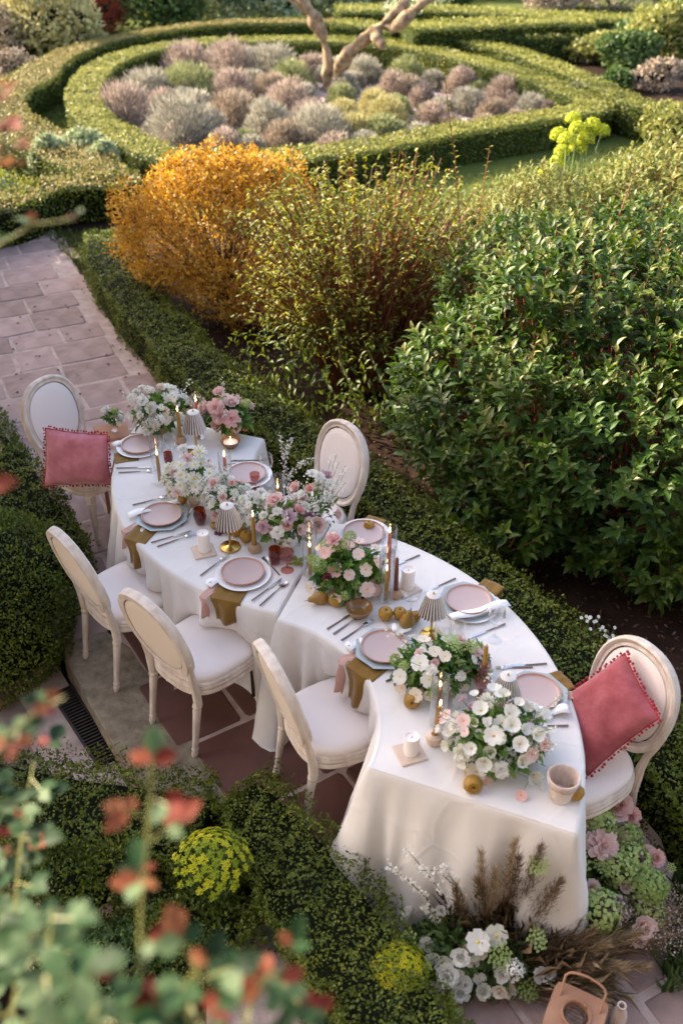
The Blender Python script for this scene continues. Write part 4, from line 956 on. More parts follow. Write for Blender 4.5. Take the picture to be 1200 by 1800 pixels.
def table_legs(T, label, group):
    c = T['c']; am = (T['a0']+T['a1'])/2; root = empty('serpentine_table', (c[0]+1.1*math.cos(am), c[1]+1.1*math.sin(am), 0), label, 'table', group)
    o = root.location
    ol = outline(dict(T, r0=T['r0']+.025, r1=T['r1']-.025, a0=T['a0']+.02, a1=T['a1']-.02), 24); mb = MB()
    mb.rings([[(x-o.x, y-o.y, z) for x, y in ol] for z in (TZ-.03, TZ-.008)], cap=True)
    mb.build('tabletop', M['lantern'], root, smooth=False)
    lg = MB().box((0,0,(TZ-.03)/2), (.035,.035,TZ-.03)).mesh('leg', M['iron'], False)
    for a in (T['a0']+.15, T['a1']-.15):
        for r in (T['r0']+.12, T['r1']-.12): link('leg', lg, root, loc=(c[0]+r*math.cos(a)-o.x, c[1]+r*math.sin(a)-o.y, 0))
table_legs(T1, 'curved table under the far white cloth, nearer the paved path', 'curved tables set end to end')
table_legs(T2, 'curved table under the near white cloth, at the front of the picture', 'curved tables set end to end')

def cloth(T, label, seed, flare):
    loop = densify(outline(T, 44), 4); n = len(loop)
    L = np.array(loop); nx = np.roll(L, -1, 0)-np.roll(L, 1, 0); nx /= np.linalg.norm(nx, axis=1, keepdims=True)+1e-9
    nor = np.stack([nx[:,1], -nx[:,0]], 1)
    ctr = np.array([T['c'][0]+1.1*math.cos((T['a0']+T['a1'])/2), T['c'][1]+1.1*math.sin((T['a0']+T['a1'])/2)])
    # outward test on the first outer point
    if (nor[20] @ (L[20]-ctr)) < 0: nor = -nor
    for _ in range(4): nor = (np.roll(nor,1,0)+nor*2+np.roll(nor,-1,0)); nor /= np.linalg.norm(nor, axis=1, keepdims=True)
    seg = np.linalg.norm(np.roll(L,-1,0)-L, axis=1); s = np.concatenate([[0], np.cumsum(seg)[:-1]])
    r = np.random.default_rng(seed)
    tot = seg.sum(); fold = np.zeros(n)
    for k, am in ((11,.6),(17,.9),(26,1.0),(35,.6),(52,.3)):
        fold += am*np.sin(2*PI*s/tot*k+r.random()*6.28+1.5*np.sin(2*PI*s/tot*3+r.random()*6))
    fold = fold/2.0; fold = np.sign(fold)*np.abs(fold)**.8
    # corners: push out cone folds
    nn_, m_ = 44, 28
    cor = [0, (44-1)*4, (44-1+14)*4, (44-1+14+27)*4]
    cf = np.zeros(n)
    for c_ in cor:
        dd = np.minimum(np.abs(s-s[c_ % n]), tot-np.abs(s-s[c_ % n])); cf = np.maximum(cf, np.exp(-(dd/.09)**2))
    zs = [TZ+.010, TZ+.008, TZ-.004, TZ-.03, TZ-.07, TZ-.13, TZ-.2, TZ-.28, TZ-.36, TZ-.44, TZ-.52, TZ-.60, TZ-.67, TZ-.715, .012]
    calm = 1-.72*np.exp(-((L[:,0]-.5)**2/.25+(L[:,1]-2.57)**2/.03)) if seed == 11 else np.ones(n)
    rows = []
    ph = r.random(3)*6
    for i, z in enumerate(zs):
        d = max(0, TZ-z)/TZ
        if i == 0: off = np.full(n, -.012)
        elif i == 1: off = np.full(n, -.002)
        elif i == 2: off = np.full(n, .006)
        else:
            off = .008+flare(s, L)*d+fold*(.105*d**.9)*(1-.5*cf)*calm+cf*.07*d
        P = L+nor*off[:,None]
        if i > 3: q3 = np.column_stack([P, np.full(n, z*.5)]); P = P+nor*((nz(q3, 1.6, 21)*.018+nz(q3, 4.5, 22)*.007)*min(1, d*3))[:,None]
        # tangential sway of folds
        P = P+nx*(np.sin(s*7+ph[0])*.012*d)[:,None]
        if z < .60:
            for k in CH:
                c_ = np.array(CH[k][2][:2]); dv = P-c_; dist = np.linalg.norm(dv, axis=1); R_ = .265 if z < .52 else .20
                tc = ctr-c_; tcn = tc/np.linalg.norm(tc)
                inn = dist < R_
                if z < .52: P = np.where(inn[:,None], c_+unit(dv+tcn*.10)*R_, P)
        rows.append(np.column_stack([P, np.full(n, z)]))
    # floor puddle
    P = rows[-1][:,:2]+nor*.015; rows.append(np.column_stack([P, np.full(n, .006)]))
    V = np.vstack(rows); F = []
    for i in range(len(rows)-1):
        a = np.arange(n); b_ = (a+1) % n
        F.append(np.column_stack([i*n+a, i*n+b_, (i+1)*n+b_, (i+1)*n+a]))
    F = np.vstack(F)
    me = bpy.data.meshes.new('tablecloth'); 
    # top face as strips of the ring sector: grid
    fl = [tuple(f) for f in F.tolist()]
    vl = V.tolist(); base = len(vl); nr, na = 16, 70; c = T['c']
    for j in range(na):
        a = T['a0']+(T['a1']-T['a0'])*(j/(na-1))
        for i in range(nr):
            rr = T['r0']+.010+(T['r1']-T['r0']-.020)*i/(nr-1)
            x = c[0]+rr*math.cos(a); y = c[1]+rr*math.sin(a)
            z = TZ+.0105+.0016*math.sin(x*9+y*4)+.0012*math.sin(y*17-x*7)+.0016*abs(math.sin(a*9))**12+.0012*(i == 8)
            if j in (0, na-1) or i in (0, nr-1): z = TZ+.0085
            vl.append((x, y, z))
    for j in range(na-1):
        for i in range(nr-1): fl.append((base+j*nr+i, base+j*nr+i+1, base+(j+1)*nr+i+1, base+(j+1)*nr+i))
    me.from_pydata(vl, [], fl); me.materials.append(M['linen'])
    me.polygons.foreach_set('use_smooth', [True]*len(me.polygons)); me.set_sharp_from_angle(angle=math.radians(75)); me.update()
    o = link('tablecloth', me); return tag(o, label, 'tablecloth')
cloth(T1, 'white linen cloth on the far curved table, shaded fold over the chair seats', 3, lambda s, L: .04+0*s)
def fl2(s, L):
    e = np.exp(-((L[:,0]-.35)**2+(L[:,1]-2.65)**2)/.20)
    return .03+.13*e
cloth(T2, 'white linen cloth on the near curved table, falling to the ground in front', 11, fl2)

# ================================================================== CHAIRS
def oval(a, b, cz, n=40, p=2.25):
    out = []
    for j in range(n):
        t = 2*PI*j/n; c_, s_ = math.cos(t), math.sin(t)
        out.append((a*math.copysign(abs(c_)**(2/p), c_), b*math.copysign(abs(s_)**(2/p), s_)+cz))
    return out
def seat_outline(w=.25, d0=-.225, d1=.245, n=40, inset=0):
    """front wide and rounded, back narrower; local +y is forward"""
    pts = []
    for j in range(n):
        t = 2*PI*j/n; c_, s_ = math.cos(t), math.sin(t); p = 3.0
        x = math.copysign(abs(c_)**(2/p), c_); y = math.copysign(abs(s_)**(2/p), s_)
        ww = w*(1-.10*(1-y)/2); yy = (d0+d1)/2+(d1-d0)/2*y
        pts.append((x*(ww-inset), yy-math.copysign(inset, y)*abs(y)))
    return pts
tilt = math.radians(13)
def tb(x, z, y=0):
    """point on the tilted back plane (origin at the rear of the seat)"""
    zz = z-.46
    return (x, -.20+y*math.cos(tilt)-zz*math.sin(tilt), .46+zz*math.cos(tilt)+y*math.sin(tilt))
chair_mesh = {}
def make_chair_meshes():
    so = seat_outline
    mb = MB()  # rail with mouldings
    R = []
    for ins, z in ((.012,.385),(.0,.392),(-.004,.402),(0,.412),(.004,.415),(-.003,.424),(-.003,.436),(.006,.440),(.001,.448),(.004,.458),(.016,.460)):
        R.append([(x, y, z) for x, y in so(inset=ins)])
    mb.rings(R, cap=True); chair_mesh['seat_frame'] = mb.mesh('seat_frame', M['wood_white'])
    mb = MB(); R = []
    for ins, z in ((.018,.455),(.012,.472),(.014,.487),(.024,.499),(.045,.509),(.09,.517),(.15,.521),(.20,.522)):
        R.append([(x, y, z) for x, y in so(inset=ins)])
    mb.rings(R, cap=True, capb=False); chair_mesh['seat_cushion'] = mb.mesh('seat_cushion', M['uphol'])
    # front leg (lathe, fluted)
    prof = [(.012,0),(.017,.012),(.019,.03),(.014,.045),(.015,.05),(.020,.055),(.016,.062),(.0155,.08),(.024,.31),(.020,.316),(.027,.324),(.027,.334),(.021,.342),(.022,.348)]
    mb = MB(); mb.lathe(prof, 24, wob=lambda a, z: 1-.07*(math.cos(a*12) > 0)*(.07 < z < .312)); mb.box((0,0,.375), (.052,.052,.05), bev=.004)
    chair_mesh['leg'] = mb.mesh('leg', M['wood_white'])
    # back frame: oval ring with moulded section
    cz = .755; A, B = .235, .262
    mb = MB(); R = []; n = 48
    o0_, = (oval(A, B, cz, n),)
    sec = [(0,.0),(0.0,.022),(.10,.030),(.22,.024),(.26,.018),(.40,.022),(.40,-.018),(.22,-.022),(.05,-.020)]
    for sc_, yy in sec:
        k = sc_*.105/.4*.40
        R.append([tb(x*(1-k/.235*1.0)if True else x, cz+(z-cz)*(1-k/.262), yy) for x, z in o0_])
    R.append(R[0]); mb.rings(R)
    chair_mesh['back_frame'] = mb.mesh('back_frame', M['wood_white'])
    # panel front & rear
    for nm, y0, yb, mt in (('back_pad', .010, .026, 'uphol'), ('back_lining', -.010, -.018, 'uphol_back')):
        mb = MB(); R = []
        for k, yy in ((.80, y0), (.79, (y0+yb)/2), (.74, yb-(yb-y0)*.1), (.6, yb), (.3, yb*1.05), (.02, yb*1.05)):
            ring = [tb(x*k, cz+(z-cz)*k*1.01, yy) for x, z in o0_]
            R.append(ring if y0 > 0 else ring[::-1])
        mb.rings(R, cap=True, capb=False); chair_mesh[nm] = mb.mesh(nm, M[mt])
    for nm, s in (('l', -1), ('r', 1)):
        mb = MB()
        mb.tube([(s*.175,-.195,.34),(s*.178,-.200,.42),(s*.178,-.205,.47),tb(s*.185,.55),tb(s*.205,.62),tb(s*.222,.69)], [.024,.023,.021,.017,.016,.012], 8)
        chair_mesh['post'+nm] = mb.mesh('back_post', M['wood_white'])
        prof2 = [(.012,0),(.016,.012),(.018,.03),(.013,.045),(.019,.055),(.015,.062),(.0155,.08),(.022,.31),(.019,.316),(.025,.326),(.025,.336),(.020,.344),(.022,.350)]
        mb = MB(); mb.lathe(prof2, 20, wob=lambda a, z: 1-.07*(math.cos(a*10) > 0)*(.07 < z < .312)); 
        mb.v = [(x, y-(.35-z)*.16*(z < .35), z) for x, y, z in mb.v]
        chair_mesh['rleg'] = mb.mesh('leg', M['wood_white'])
make_chair_meshes()
def chair(key, label):
    rear, f_, sc_ = CH[key]; rz = math.atan2(-f_.x, f_.y)
    root = empty('oval_back_chair', (sc_.x, sc_.y, .008), label, 'chair', 'oval backed chairs round the table', rz)
    for nm in ('seat_frame','seat_cushion','back_frame'): bf = link(nm, chair_mesh[nm], root)
    for nm in ('back_pad','back_lining'): link(nm, chair_mesh[nm], bf)
    for s, p in ((-1,'postl'),(1,'postr')):
        link('back_post', chair_mesh[p], root)
        link('leg', chair_mesh['leg'], root, loc=(s*.195,.185,0)); link('leg', chair_mesh['rleg'], root, loc=(s*.172,-.195,0))
    return root
chair('c0', 'farthest chair on the pink paving, holding the dusty pink cushion')
chair('c1', 'leftmost of three chairs seen from behind, beside the big box ball')
chair('c2', 'middle chair of the three seen from behind, between the step and the table')
chair('c3', 'nearest chair of the three seen from behind, beside the front corner of the near cloth')
chair('c4', 'chair across the table, only its blush oval back showing before the hedge')
chair('c5', 'chair at the right edge with a deep rose cushion on it')

# cushions with pompoms
def cushion(corners, thick, label, mat='velvet'):
    """corners: four world points in order"""
    c_ = [Vector(p) for p in corners]; ctr = sum(c_, Vector())/4
    root = empty('cushion', ctr, label, 'cushion', 'rose velvet cushions with pompom edging')
    nrm = ((c_[1]-c_[0]).cross(c_[3]-c_[0])).normalized(); N = 22; V = []; F = []
    for side in (1, -1):
        for j in range(N+1):
            for i in range(N+1):
                u, v = i/N, j/N
                uu, vv = u*2-1, v*2-1
                pin = .055*(abs(uu)**2*(1-vv*vv))*math.copysign(1, uu); pin2 = .055*(abs(vv)**2*(1-uu*uu))*math.copysign(1, vv)
                u2 = u-pin*.5; v2 = v-pin2*.5
                p = (c_[0]*(1-u2)+c_[1]*u2)*(1-v2)+(c_[3]*(1-u2)+c_[2]*u2)*v2
                h = thick*.5*max(0, (1-uu**4))**.6*max(0, (1-vv**4))**.6
                h += .012*math.sin(9*u+5*v+2*math.sin(6*v))*max(0,(1-uu**2))*max(0,(1-vv**2))+.006*math.sin(30*u+14*math.sin(4*v))*(abs(vv)**3)*(1-uu**2)
                V.append(p+nrm*h*side-ctr)
    k = (N+1)**2
    for side in (0, 1):
        for j in range(N):
            for i in range(N):
                a = side*k+j*(N+1)+i; q = (a, a+1, a+N+2, a+N+1); F.append(q if side == 0 else q[::-1])
    mb = MB(); mb.add(V, F); mb.build('cover', M[mat], root)
    pm = MB().sphere((0,0,0), .0070, 8, 6).mesh('pompom', M['pompom'])
    for e in range(4):
        a, b_ = c_[e], c_[(e+1) % 4]; m_ = 21
        for i in range(m_):
            t = i/m_; bow = .0275*(1-(2*t-1)**2); inn = (ctr-(a+b_)/2).normalized()
            p = a.lerp(b_, t)+inn*(bow*.42*.9)-inn*.012
            link('pompom', pm, root, loc=p-ctr+Vector((random.uniform(-.004,.004), random.uniform(-.004,.004), random.uniform(-.004,.004))), scale=random.uniform(.7,1.1))
    mb = MB(); 
    for e in range(4):
        a, b_ = c_[e]-ctr, c_[(e+1) % 4]-ctr; inn = (-(a+b_)/2).normalized()
        mb.tube([a.lerp(b_, t/8)+inn*(.0275*.38*(1-(2*t/8-1)**2)) for t in range(9)], .0035, 5)
    mb.build('piping', M['pompom'], root)
def chair_pt(key, x, y, z):
    rear, f_, sc_ = CH[key]; r_ = Vector((f_.y, -f_.x, 0)); return sc_+r_*x+f_*y+Vector((0,0,z))
K = .56
# c0 cushion: leans against the back, slightly forward
def cush(key, x0, half, ybot, ytop, zb, zt, roll=0.0, yaw=0.0):
    pts = []
    for sx, sz in ((-1,-1),(1,-1),(1,1),(-1,1)):
        lx = sx*half*math.cos(roll)-sz*half*math.sin(roll); lz = sx*half*math.sin(roll)+sz*half*math.cos(roll)
        t = (lz/half+1)/2; y = ybot+(ytop-ybot)*t+lx*yaw; z = zb+(zt-zb)*t
        pts.append(chair_pt(key, x0+lx, y, z))
    return pts
cushion([G(78,855,.55), G(197,852,.55), G(189,764,.90), G(80,752,.90)], .14, 'dusty pink velvet cushion on the farthest left chair', 'velvet_dusty')
cushion([G(1097,1148,.96), G(1158,1262,.86), G(1032,1364,.55), G(975,1232,.66)], .14, 'deep rose velvet cushion tilted on its corner on the right hand chair')

# ================================================================== TABLEWARE
Z0 = TZ+.012
def TG(px, py): return G(px, py, Z0)
def disc_mesh(name, prof, mats, n=40, oct_=False, mfn=None):
    mb = MB(); rs = []
    for r, z in prof:
        ring = []
        for j in range(n):
            a = 2*PI*j/n; k = 1
            if oct_:
                q = (a % (PI/4))-PI/8; k = math.cos(PI/8)/math.cos(q)*1.04
            ring.append((r*k*math.cos(a), r*k*math.sin(a), z))
        rs.append(ring)
    mb.rings(rs, cap=True)
    if mfn: mb.m = [mfn(i//n) if i < (len(rs)-1)*n else 0 for i in range(len(mb.f))]
    return mb.mesh(name, mats)
dinner = disc_mesh('plate', [(.08,0),(.13,.008),(.141,.014),(.143,.017),(.139,.0175),(.120,.012),(.10,.008),(.01,.007)], M['plate_white'], 48)
octp = disc_mesh('plate', [(.08,0),(.12,.006),(.140,.012),(.143,.0165),(.137,.017),(.112,.0115),(.10,.007),(.01,.006)], M['plate_blue'], 48, True)
salad = disc_mesh('plate', [(.07,0),(.100,.004),(.110,.010),(.112,.018),(.109,.0185),(.104,.011),(.095,.008),(.01,.0075)], [M['plate_pink'], M['rim_rust']], 48, mfn=lambda r: 1 if r in (2,3,4) else 0)
def cutlery(kind, p0, p1, label, rz=None):
    a = TG(*p0); b_ = TG(*p1); d = b_-a; L = d.length; rz = math.atan2(d.y, d.x)
    L = max(.17, min(.23, L if L > .12 else .2))
    root = empty(kind, a, label, kind, kind+'s laid on the table' if kind != 'knife' else 'knives laid on the table', rz)
    MB().tube([(0,0,.006),(L*.3,0,.005),(L*.55,0,.005)], [.0045,.0040,.0030], 8).build('handle', M['pewter'], root)
    mb = MB()
    if kind == 'knife':
        mb.rings([[(L*.52,-.004,.004),(L*.52,.004,.004),(L*.52,.004,.006),(L*.52,-.004,.006)], [(L*.6,-.007,.004),(L*.6,.006,.004),(L*.6,.006,.0055),(L*.6,-.007,.0055)], [(L*.9,-.008,.004),(L*.9,.006,.004),(L*.9,.006,.0055),(L*.9,-.008,.0055)], [(L,.002,.004),(L,.006,.004),(L,.006,.005),(L,.002,.005)]], cap=True)
        mb.build('blade', M['steel'], root)
    elif kind == 'fork':
        mb.tube([(L*.52,0,.005),(L*.72,0,.006)], [.003,.003], 6)
        mb.box((L*.78,0,.007), (L*.12,.022,.0025), bev=.001)
        for k in (-1.5,-.5,.5,1.5): mb.tube([(L*.82,k*.0062,.007),(L*.92,k*.0060,.009),(L,k*.0056,.006)], [.002,.0018,.001], 4)
        mb.build('tines', M['steel'], root)
    else:
        mb.tube([(L*.52,0,.005),(L*.76,0,.006)], [.003,.003], 6)
        mb.rings([[(L*.86+.030*k*math.cos(t), .020*k*math.sin(t), z) for t in [2*PI*j/16 for j in range(16)]] for k, z in ((.3,.001),(.8,.003),(1,.008),(.95,.008),(.7,.0045),(.2,.003))], cap=True)
        mb.build('bowl', M['steel'], root)
def place(px, py, under, who, third=None, rot=0):
    p = TG(px, py+2)
    if under in ('white', 'both'):
        o = link('plate', dinner, None, loc=(p.x+(.004 if under == 'both' else 0), p.y, Z0)); tag(o, 'round white dinner plate under a pink plate, '+who, 'plate', 'white dinner plates')
        z = Z0+.0085
    if under == 'oct':
        o = link('plate', octp, None, loc=(p.x, p.y, Z0), rot=(0,0,rot)); tag(o, 'eight sided grey blue plate under a pink plate, '+who, 'plate', 'grey blue eight sided plates'); z = Z0+.0080
    if under == 'both':
        o = link('plate', octp, None, loc=(p.x-.01, p.y+.012, Z0+.018), rot=(0,0,rot), scale=.96); tag(o, 'grey blue plate between a white and a pink plate, '+who, 'plate', 'grey blue eight sided plates'); z = Z0+.026
    o = link('plate', salad, None, loc=(p.x-.002, p.y+.004, z+.004)); tag(o, 'small pink plate with a rust rim, '+who, 'plate', 'pink plates')
    return z
Pz = {}
for k, a in {'P1':(247,785,'white','nearest the dusty pink cushion'),'P2':(286,909,'oct','at the leftmost chair back'),
             'P3':(428,1010,'white','at the middle chair back'),'P4':(677,1142,'oct','at the nearest chair back'),
             'P5':(823,1064,'both','closest to the glossy shrub'),'P6':(940,1222,'oct','beside the rose cushion'),
             'P7':(436,836,'white','just right of the daisies'),'P8':(640,941,'white','half hidden behind the pink and green flowers')}.items():
    Pz[k] = place(a[0], a[1], a[2], a[3], rot=random.random())
for kind, a, b_, w in [('knife',(226,764),(285,764),'above the far end plate'),('knife',(205,824),(280,822),'nearest one below the far end plate'),('fork',(209,832),(278,828),'in front of the far end plate'),
    ('fork',(234,889),(300,872),'left of the second plate'),('knife',(266,955),(345,932),'in front of the second plate'),('fork',(277,962),(345,938),'outer one in front of the second plate'),
    ('spoon',(320,925),(345,885),'right of the second plate'),
    ('fork',(353,1013),(402,975),'left of the plate by the middle chair'),('spoon',(491,1012),(465,982),'beside the amber tumbler above the middle chair plate'),('knife',(443,1057),(496,1018),'right of the plate by the middle chair'),('spoon',(457,1066),(505,1022),'by the middle chair plate, next to the joint of the cloths'),
    ('fork',(600,1127),(655,1090),'left of the plate by the nearest chair'),('knife',(575,1107),(625,1075),'between the brown bowl and the cloth fold'),('fork',(586,1116),(634,1082),'beside the brown bowl'),
    ('knife',(678,1199),(735,1172),'right of the plate by the nearest chair'),('fork',(692,1205),(745,1182),'outermost on the right of the plate by the nearest chair'),
    ('knife',(800,1018),(745,1042),'beyond the ribbed lamp at the right side'),('fork',(824,1027),(770,1050),'left of the right side plate'),('knife',(887,1098),(825,1122),'in front of the right side plate'),
    ('knife',(737,977),(700,992),'behind the white candle near the far edge'),
    ('knife',(960,1168),(890,1172),'above the plate by the right hand cushion'),('fork',(935,1174),(870,1176),'left end above the plate by the right hand cushion'),('knife',(998,1277),(930,1277),'below the plate by the right hand cushion'),
    ('knife',(462,810),(405,811),'above the far side plate'),('fork',(452,818),(400,818),'just under the knife by the far side plate'),('knife',(470,868),(425,866),'below the far side plate')]:
    cutlery(kind, a, b_, 'slim pewter handled '+kind+' '+w)

# strips of paper and napkins
def strip(pa, pb, w, lab, z=.010, curl=.01, name='paper_strip', mat='paper', ink=False):
    a = TG(*pa); b_ = TG(*pb); d = (b_-a); L = d.length; d.normalize(); s = Vector((-d.y, d.x, 0)); V = []; F = []; N = 14
    root = empty(name, a, lab, 'card', 'white paper strips across the plates')
    for i in range(N+1):
        t = i/N; e = abs(2*t-1)
        zz = z+curl*math.sin(t*PI*2.0)*.4+(.014 if .12 < t < .88 else .0)*0+ .006*math.sin(t*9)
        ww = w*(1+.08*math.sin(t*11))
        for q in (-.5, .5): V.append(d*L*t+s*ww*q+Vector((0,0,max(.002, zz))))
    for i in range(N): F.append((2*i, 2*i+1, 2*i+3, 2*i+2))
    m_ = MB(); m_.add(V, F); o = m_.build('paper', M[mat], root)
    md = o.modifiers.new('t', 'SOLIDIFY'); md.thickness = .0008
    if ink:
        pts = [d*L*(.05+.10*i/12)+s*(math.sin(i*1.9)*.006)+Vector((0,0,z+.010)) for i in range(13)]
        MB().tube(pts, .0007, 4).build('lettering', M['ink'], root)
strip((200,787),(245,772), .05, 'white paper strip tucked beside the far end plate', .014)
strip((226,912),(322,884), .05, 'white paper strip across the plate by the left chair', .020)
strip((366,1032),(405,1008), .055, 'white paper strip with grey script by the middle chair plate', .012, ink=True)
strip((610,1143),(640,1130), .055, 'white paper strip on the left of the nearest chair plate', .014, ink=True)
strip((688,1110),(722,1108), .05, 'folded end of white paper above the nearest chair plate', .018)
strip((892,1072),(790,1098), .05, 'white paper strip lying across the right side plate', .045, ink=True)
strip((1000,1253),(940,1256), .05, 'white paper strip across the plate by the right cushion', .022)
strip((690,962),(645,985), .055, 'white paper strip near the far edge behind the tall candles', .012)

def napkin(pin, pedge, w, drop, lab, mat='ochre', name='napkin', flat=.0, zoff=.0, cat='napkin', grp='ochre napkins hanging from the table'):
    """from pin (on the table) over the edge at pedge, hanging down by drop"""
    a = TG(*pin); e = TG(*pedge); d = (e-a); d.z = 0; L = d.length; d.normalize(); s = Vector((-d.y, d.x, 0)); V = []; F = []; N = 18; K_ = 12
    tot = L+drop
    for i in range(N+1):
        t = i/N*tot
        for k in range(K_+1):
            q = (k/K_-.5); ww = w*(1-.10*(t/tot)); wav = .013*math.sin(q*8+1+i*.05)
            if t < L: p = a+d*t+Vector((0,0,.0025+zoff+.002*math.sin(q*14)))
            else:
                h = t-L; p = a+d*(L+.016+min(h,.01)*.6+wav*min(1, h/.08)*1.6+h*.06)+Vector((0,0,.0025+zoff-h))
            V.append(p+s*ww*q*(1-.12*max(0, t-L)/max(.01, drop))+s*(.012*math.sin((t-L)*16) if t > L else 0))
    for i in range(N):
        for k in range(K_): b0 = i*(K_+1)+k; F.append((b0, b0+1, b0+K_+2, b0+K_+1))
    m_ = MB(); c0_ = e.copy(); m_.add([v-c0_ for v in V], F); o = m_.build(name, M[mat]); o.location = c0_
    md = o.modifiers.new('t', 'SOLIDIFY'); md.thickness = .0022; md.offset = 1
    tag(o, lab, cat, grp)
napkin((243,800),(207,805), .13, .16, 'ochre napkin at the far end setting beside the pink cushion')
napkin((275,912),(240,948), .14, .17, 'ochre napkin hanging behind the left chair seat')
napkin((420,1015),(398,1052), .17, .14, 'ochre napkin hanging over the middle chair seat')
napkin((672,1150),(635,1180), .17, .20, 'ochre napkin hanging above the nearest chair seat')
napkin((845,1048),(868,1026), .12, .10, 'ochre napkin slipping off the right side behind a plate')
napkin((945,1212),(993,1195), .13, .14, 'ochre napkin over the edge next to the rose cushion')
napkin((640,935),(662,912), .12, .08, 'ochre napkin corner at the far side behind the pink flowers')
napkin((262,912),(222,932), .05, .10, 'blush gauze cloth under the ochre napkin by the left chair', 'blush', 'gauze_napkin', zoff=-.0012, grp='blush gauze cloths')
napkin((400,1015),(360,1046), .05, .12, 'blush gauze cloth beside the ochre napkin by the middle chair', 'blush', 'gauze_napkin', zoff=-.0012, grp='blush gauze cloths')
napkin((650,1145),(605,1158), .05, .20, 'blush gauze cloth beside the ochre napkin at the nearest chair', 'blush', 'gauze_napkin', zoff=-.0012, grp='blush gauze cloths')
napkin((955,1222),(1008,1222), .05, .12, 'blush gauze cloth by the rose cushion', 'blush', 'gauze_napkin', zoff=-.0012, grp='blush gauze cloths')

# candles
def flame_part(root, z, x=0, y=0):
    wk = MB().tube([(x,y,z-.002),(x,y,z+.008)], .0012, 5).build('wick', M['wick'], root)
    MB().lathe([(.0005,z+.002),(.0038,z+.008),(.0045,z+.014),(.0028,z+.024),(.0004,z+.036)], 10, c=(x,y,0)).build('flame', M['flame'], wk)
def taper(px, py, h, mat, label, z=0.0, lit=True, lean=(0,0), pos=None, group='taper candles'):
    p = pos or TG(px, py); root = empty('taper_candle', (p.x, p.y, p.z+z), label, 'candle', group)
    root.rotation_euler = (lean[0], lean[1], 0)
    MB().lathe([(.0105,0),(.011,.01),(.0105,h*.6),(.0085,h-.01),(.006,h-.002),(.002,h)], 14, cap=True).build('wax', M[mat], root)
    if lit: flame_part(root, h)
    else: MB().tube([(0,0,h-.002),(0.001,0,h+.010)], .0012, 5).build('wick', M['wick'], root)
    return root
hur = MB(); 
hur.lathe([(.002,.002),(.036,.002),(.0375,.006),(.0375,.30),(.0362,.302),(.0355,.30),(.0355,.008),(.002,.006)], 30); hur_m = hur.mesh('glass', M['glass'])
def hurricane(px, py, sc_, label):
    p = TG(px, py); o = link('hurricane_glass', hur_m, None, loc=p, scale=(1,1,sc_)); tag(o, label, 'glass cylinder', 'clear glass candle cylinders'); return o
def hc(px, py, h, mat, gl, cdesc, sc_=1.0):
    hurricane(px, py, sc_, 'tall clear glass cylinder '+gl); taper(px, py, h, mat, cdesc, .008)
hc(282,848,.18,'wax_gold','around the ochre candle by the far end plate','ochre taper in a glass cylinder by the far end plate')
hc(350,770,.25,'wax_red','behind the farthest ribbed lamp','rust taper rising behind the farthest ribbed lamp')
hc(400,876,.27,'wax_red','standing in the white daisies','long rust taper standing among the white daisies',1.0)
hc(490,905,.17,'wax_gold','before the blush chair back','ochre taper in a glass cylinder before the blush chair back',.85)
hc(545,1010,.17,'wax_gold','left of the pink and green flowers','ochre taper in a glass cylinder left of the pink and green flowers')
hc(682,1022,.30,'wax_red','farther of the two right of the pink flowers','tall rust taper right of the pink and green flowers',1.12)
hc(678,1055,.18,'wax_gold','nearer of the two right of the pink flowers','ochre taper in front of the tall rust one')
hc(768,1272,.21,'wax_brown','at the white and green flowers near the front','brown taper in a glass cylinder near the front',.92)
def holder(px, py, mat, label, h=.045, r=.036):
    p = TG(px, py); root = MB().lathe([(.02,0),(r*.9,.004),(r,h*.45),(r*.85,h*.8),(.02,h*.92),(.018,h),(.014,h),(.0135,h*.5),(.001,h*.45)], 24, cap=True).build('candle_holder', M[mat]); root.location = p
    tag(root, label, 'candle holder', 'round stoneware candle holders'); return p
p = holder(318,778,'ceramic_tan','low tan stoneware holder left of the farthest lamp'); taper(0,0,.20,'wax_gold','ochre taper left of the farthest ribbed lamp',.022, pos=p)
p = holder(448,968,'ceramic_tan','tan stoneware holder beside the golden apples'); taper(0,0,.20,'wax_gold','ochre taper in a tan holder beside the golden apples',.022, pos=p)
p = holder(695,1048,'ceramic_tan','tan stoneware holder beside the white pillar candle'); taper(0,0,.22,'wax_brown','dark brown taper beside the white pillar candle',.022, lit=False, pos=p)
p = holder(763,1304,'ceramic_cream','cream stoneware holder near the front edge', .05, .038); taper(0,0,.19,'wax_gold','ochre taper in the cream holder near the front edge',.025, pos=p, lean=(-.0,.06))
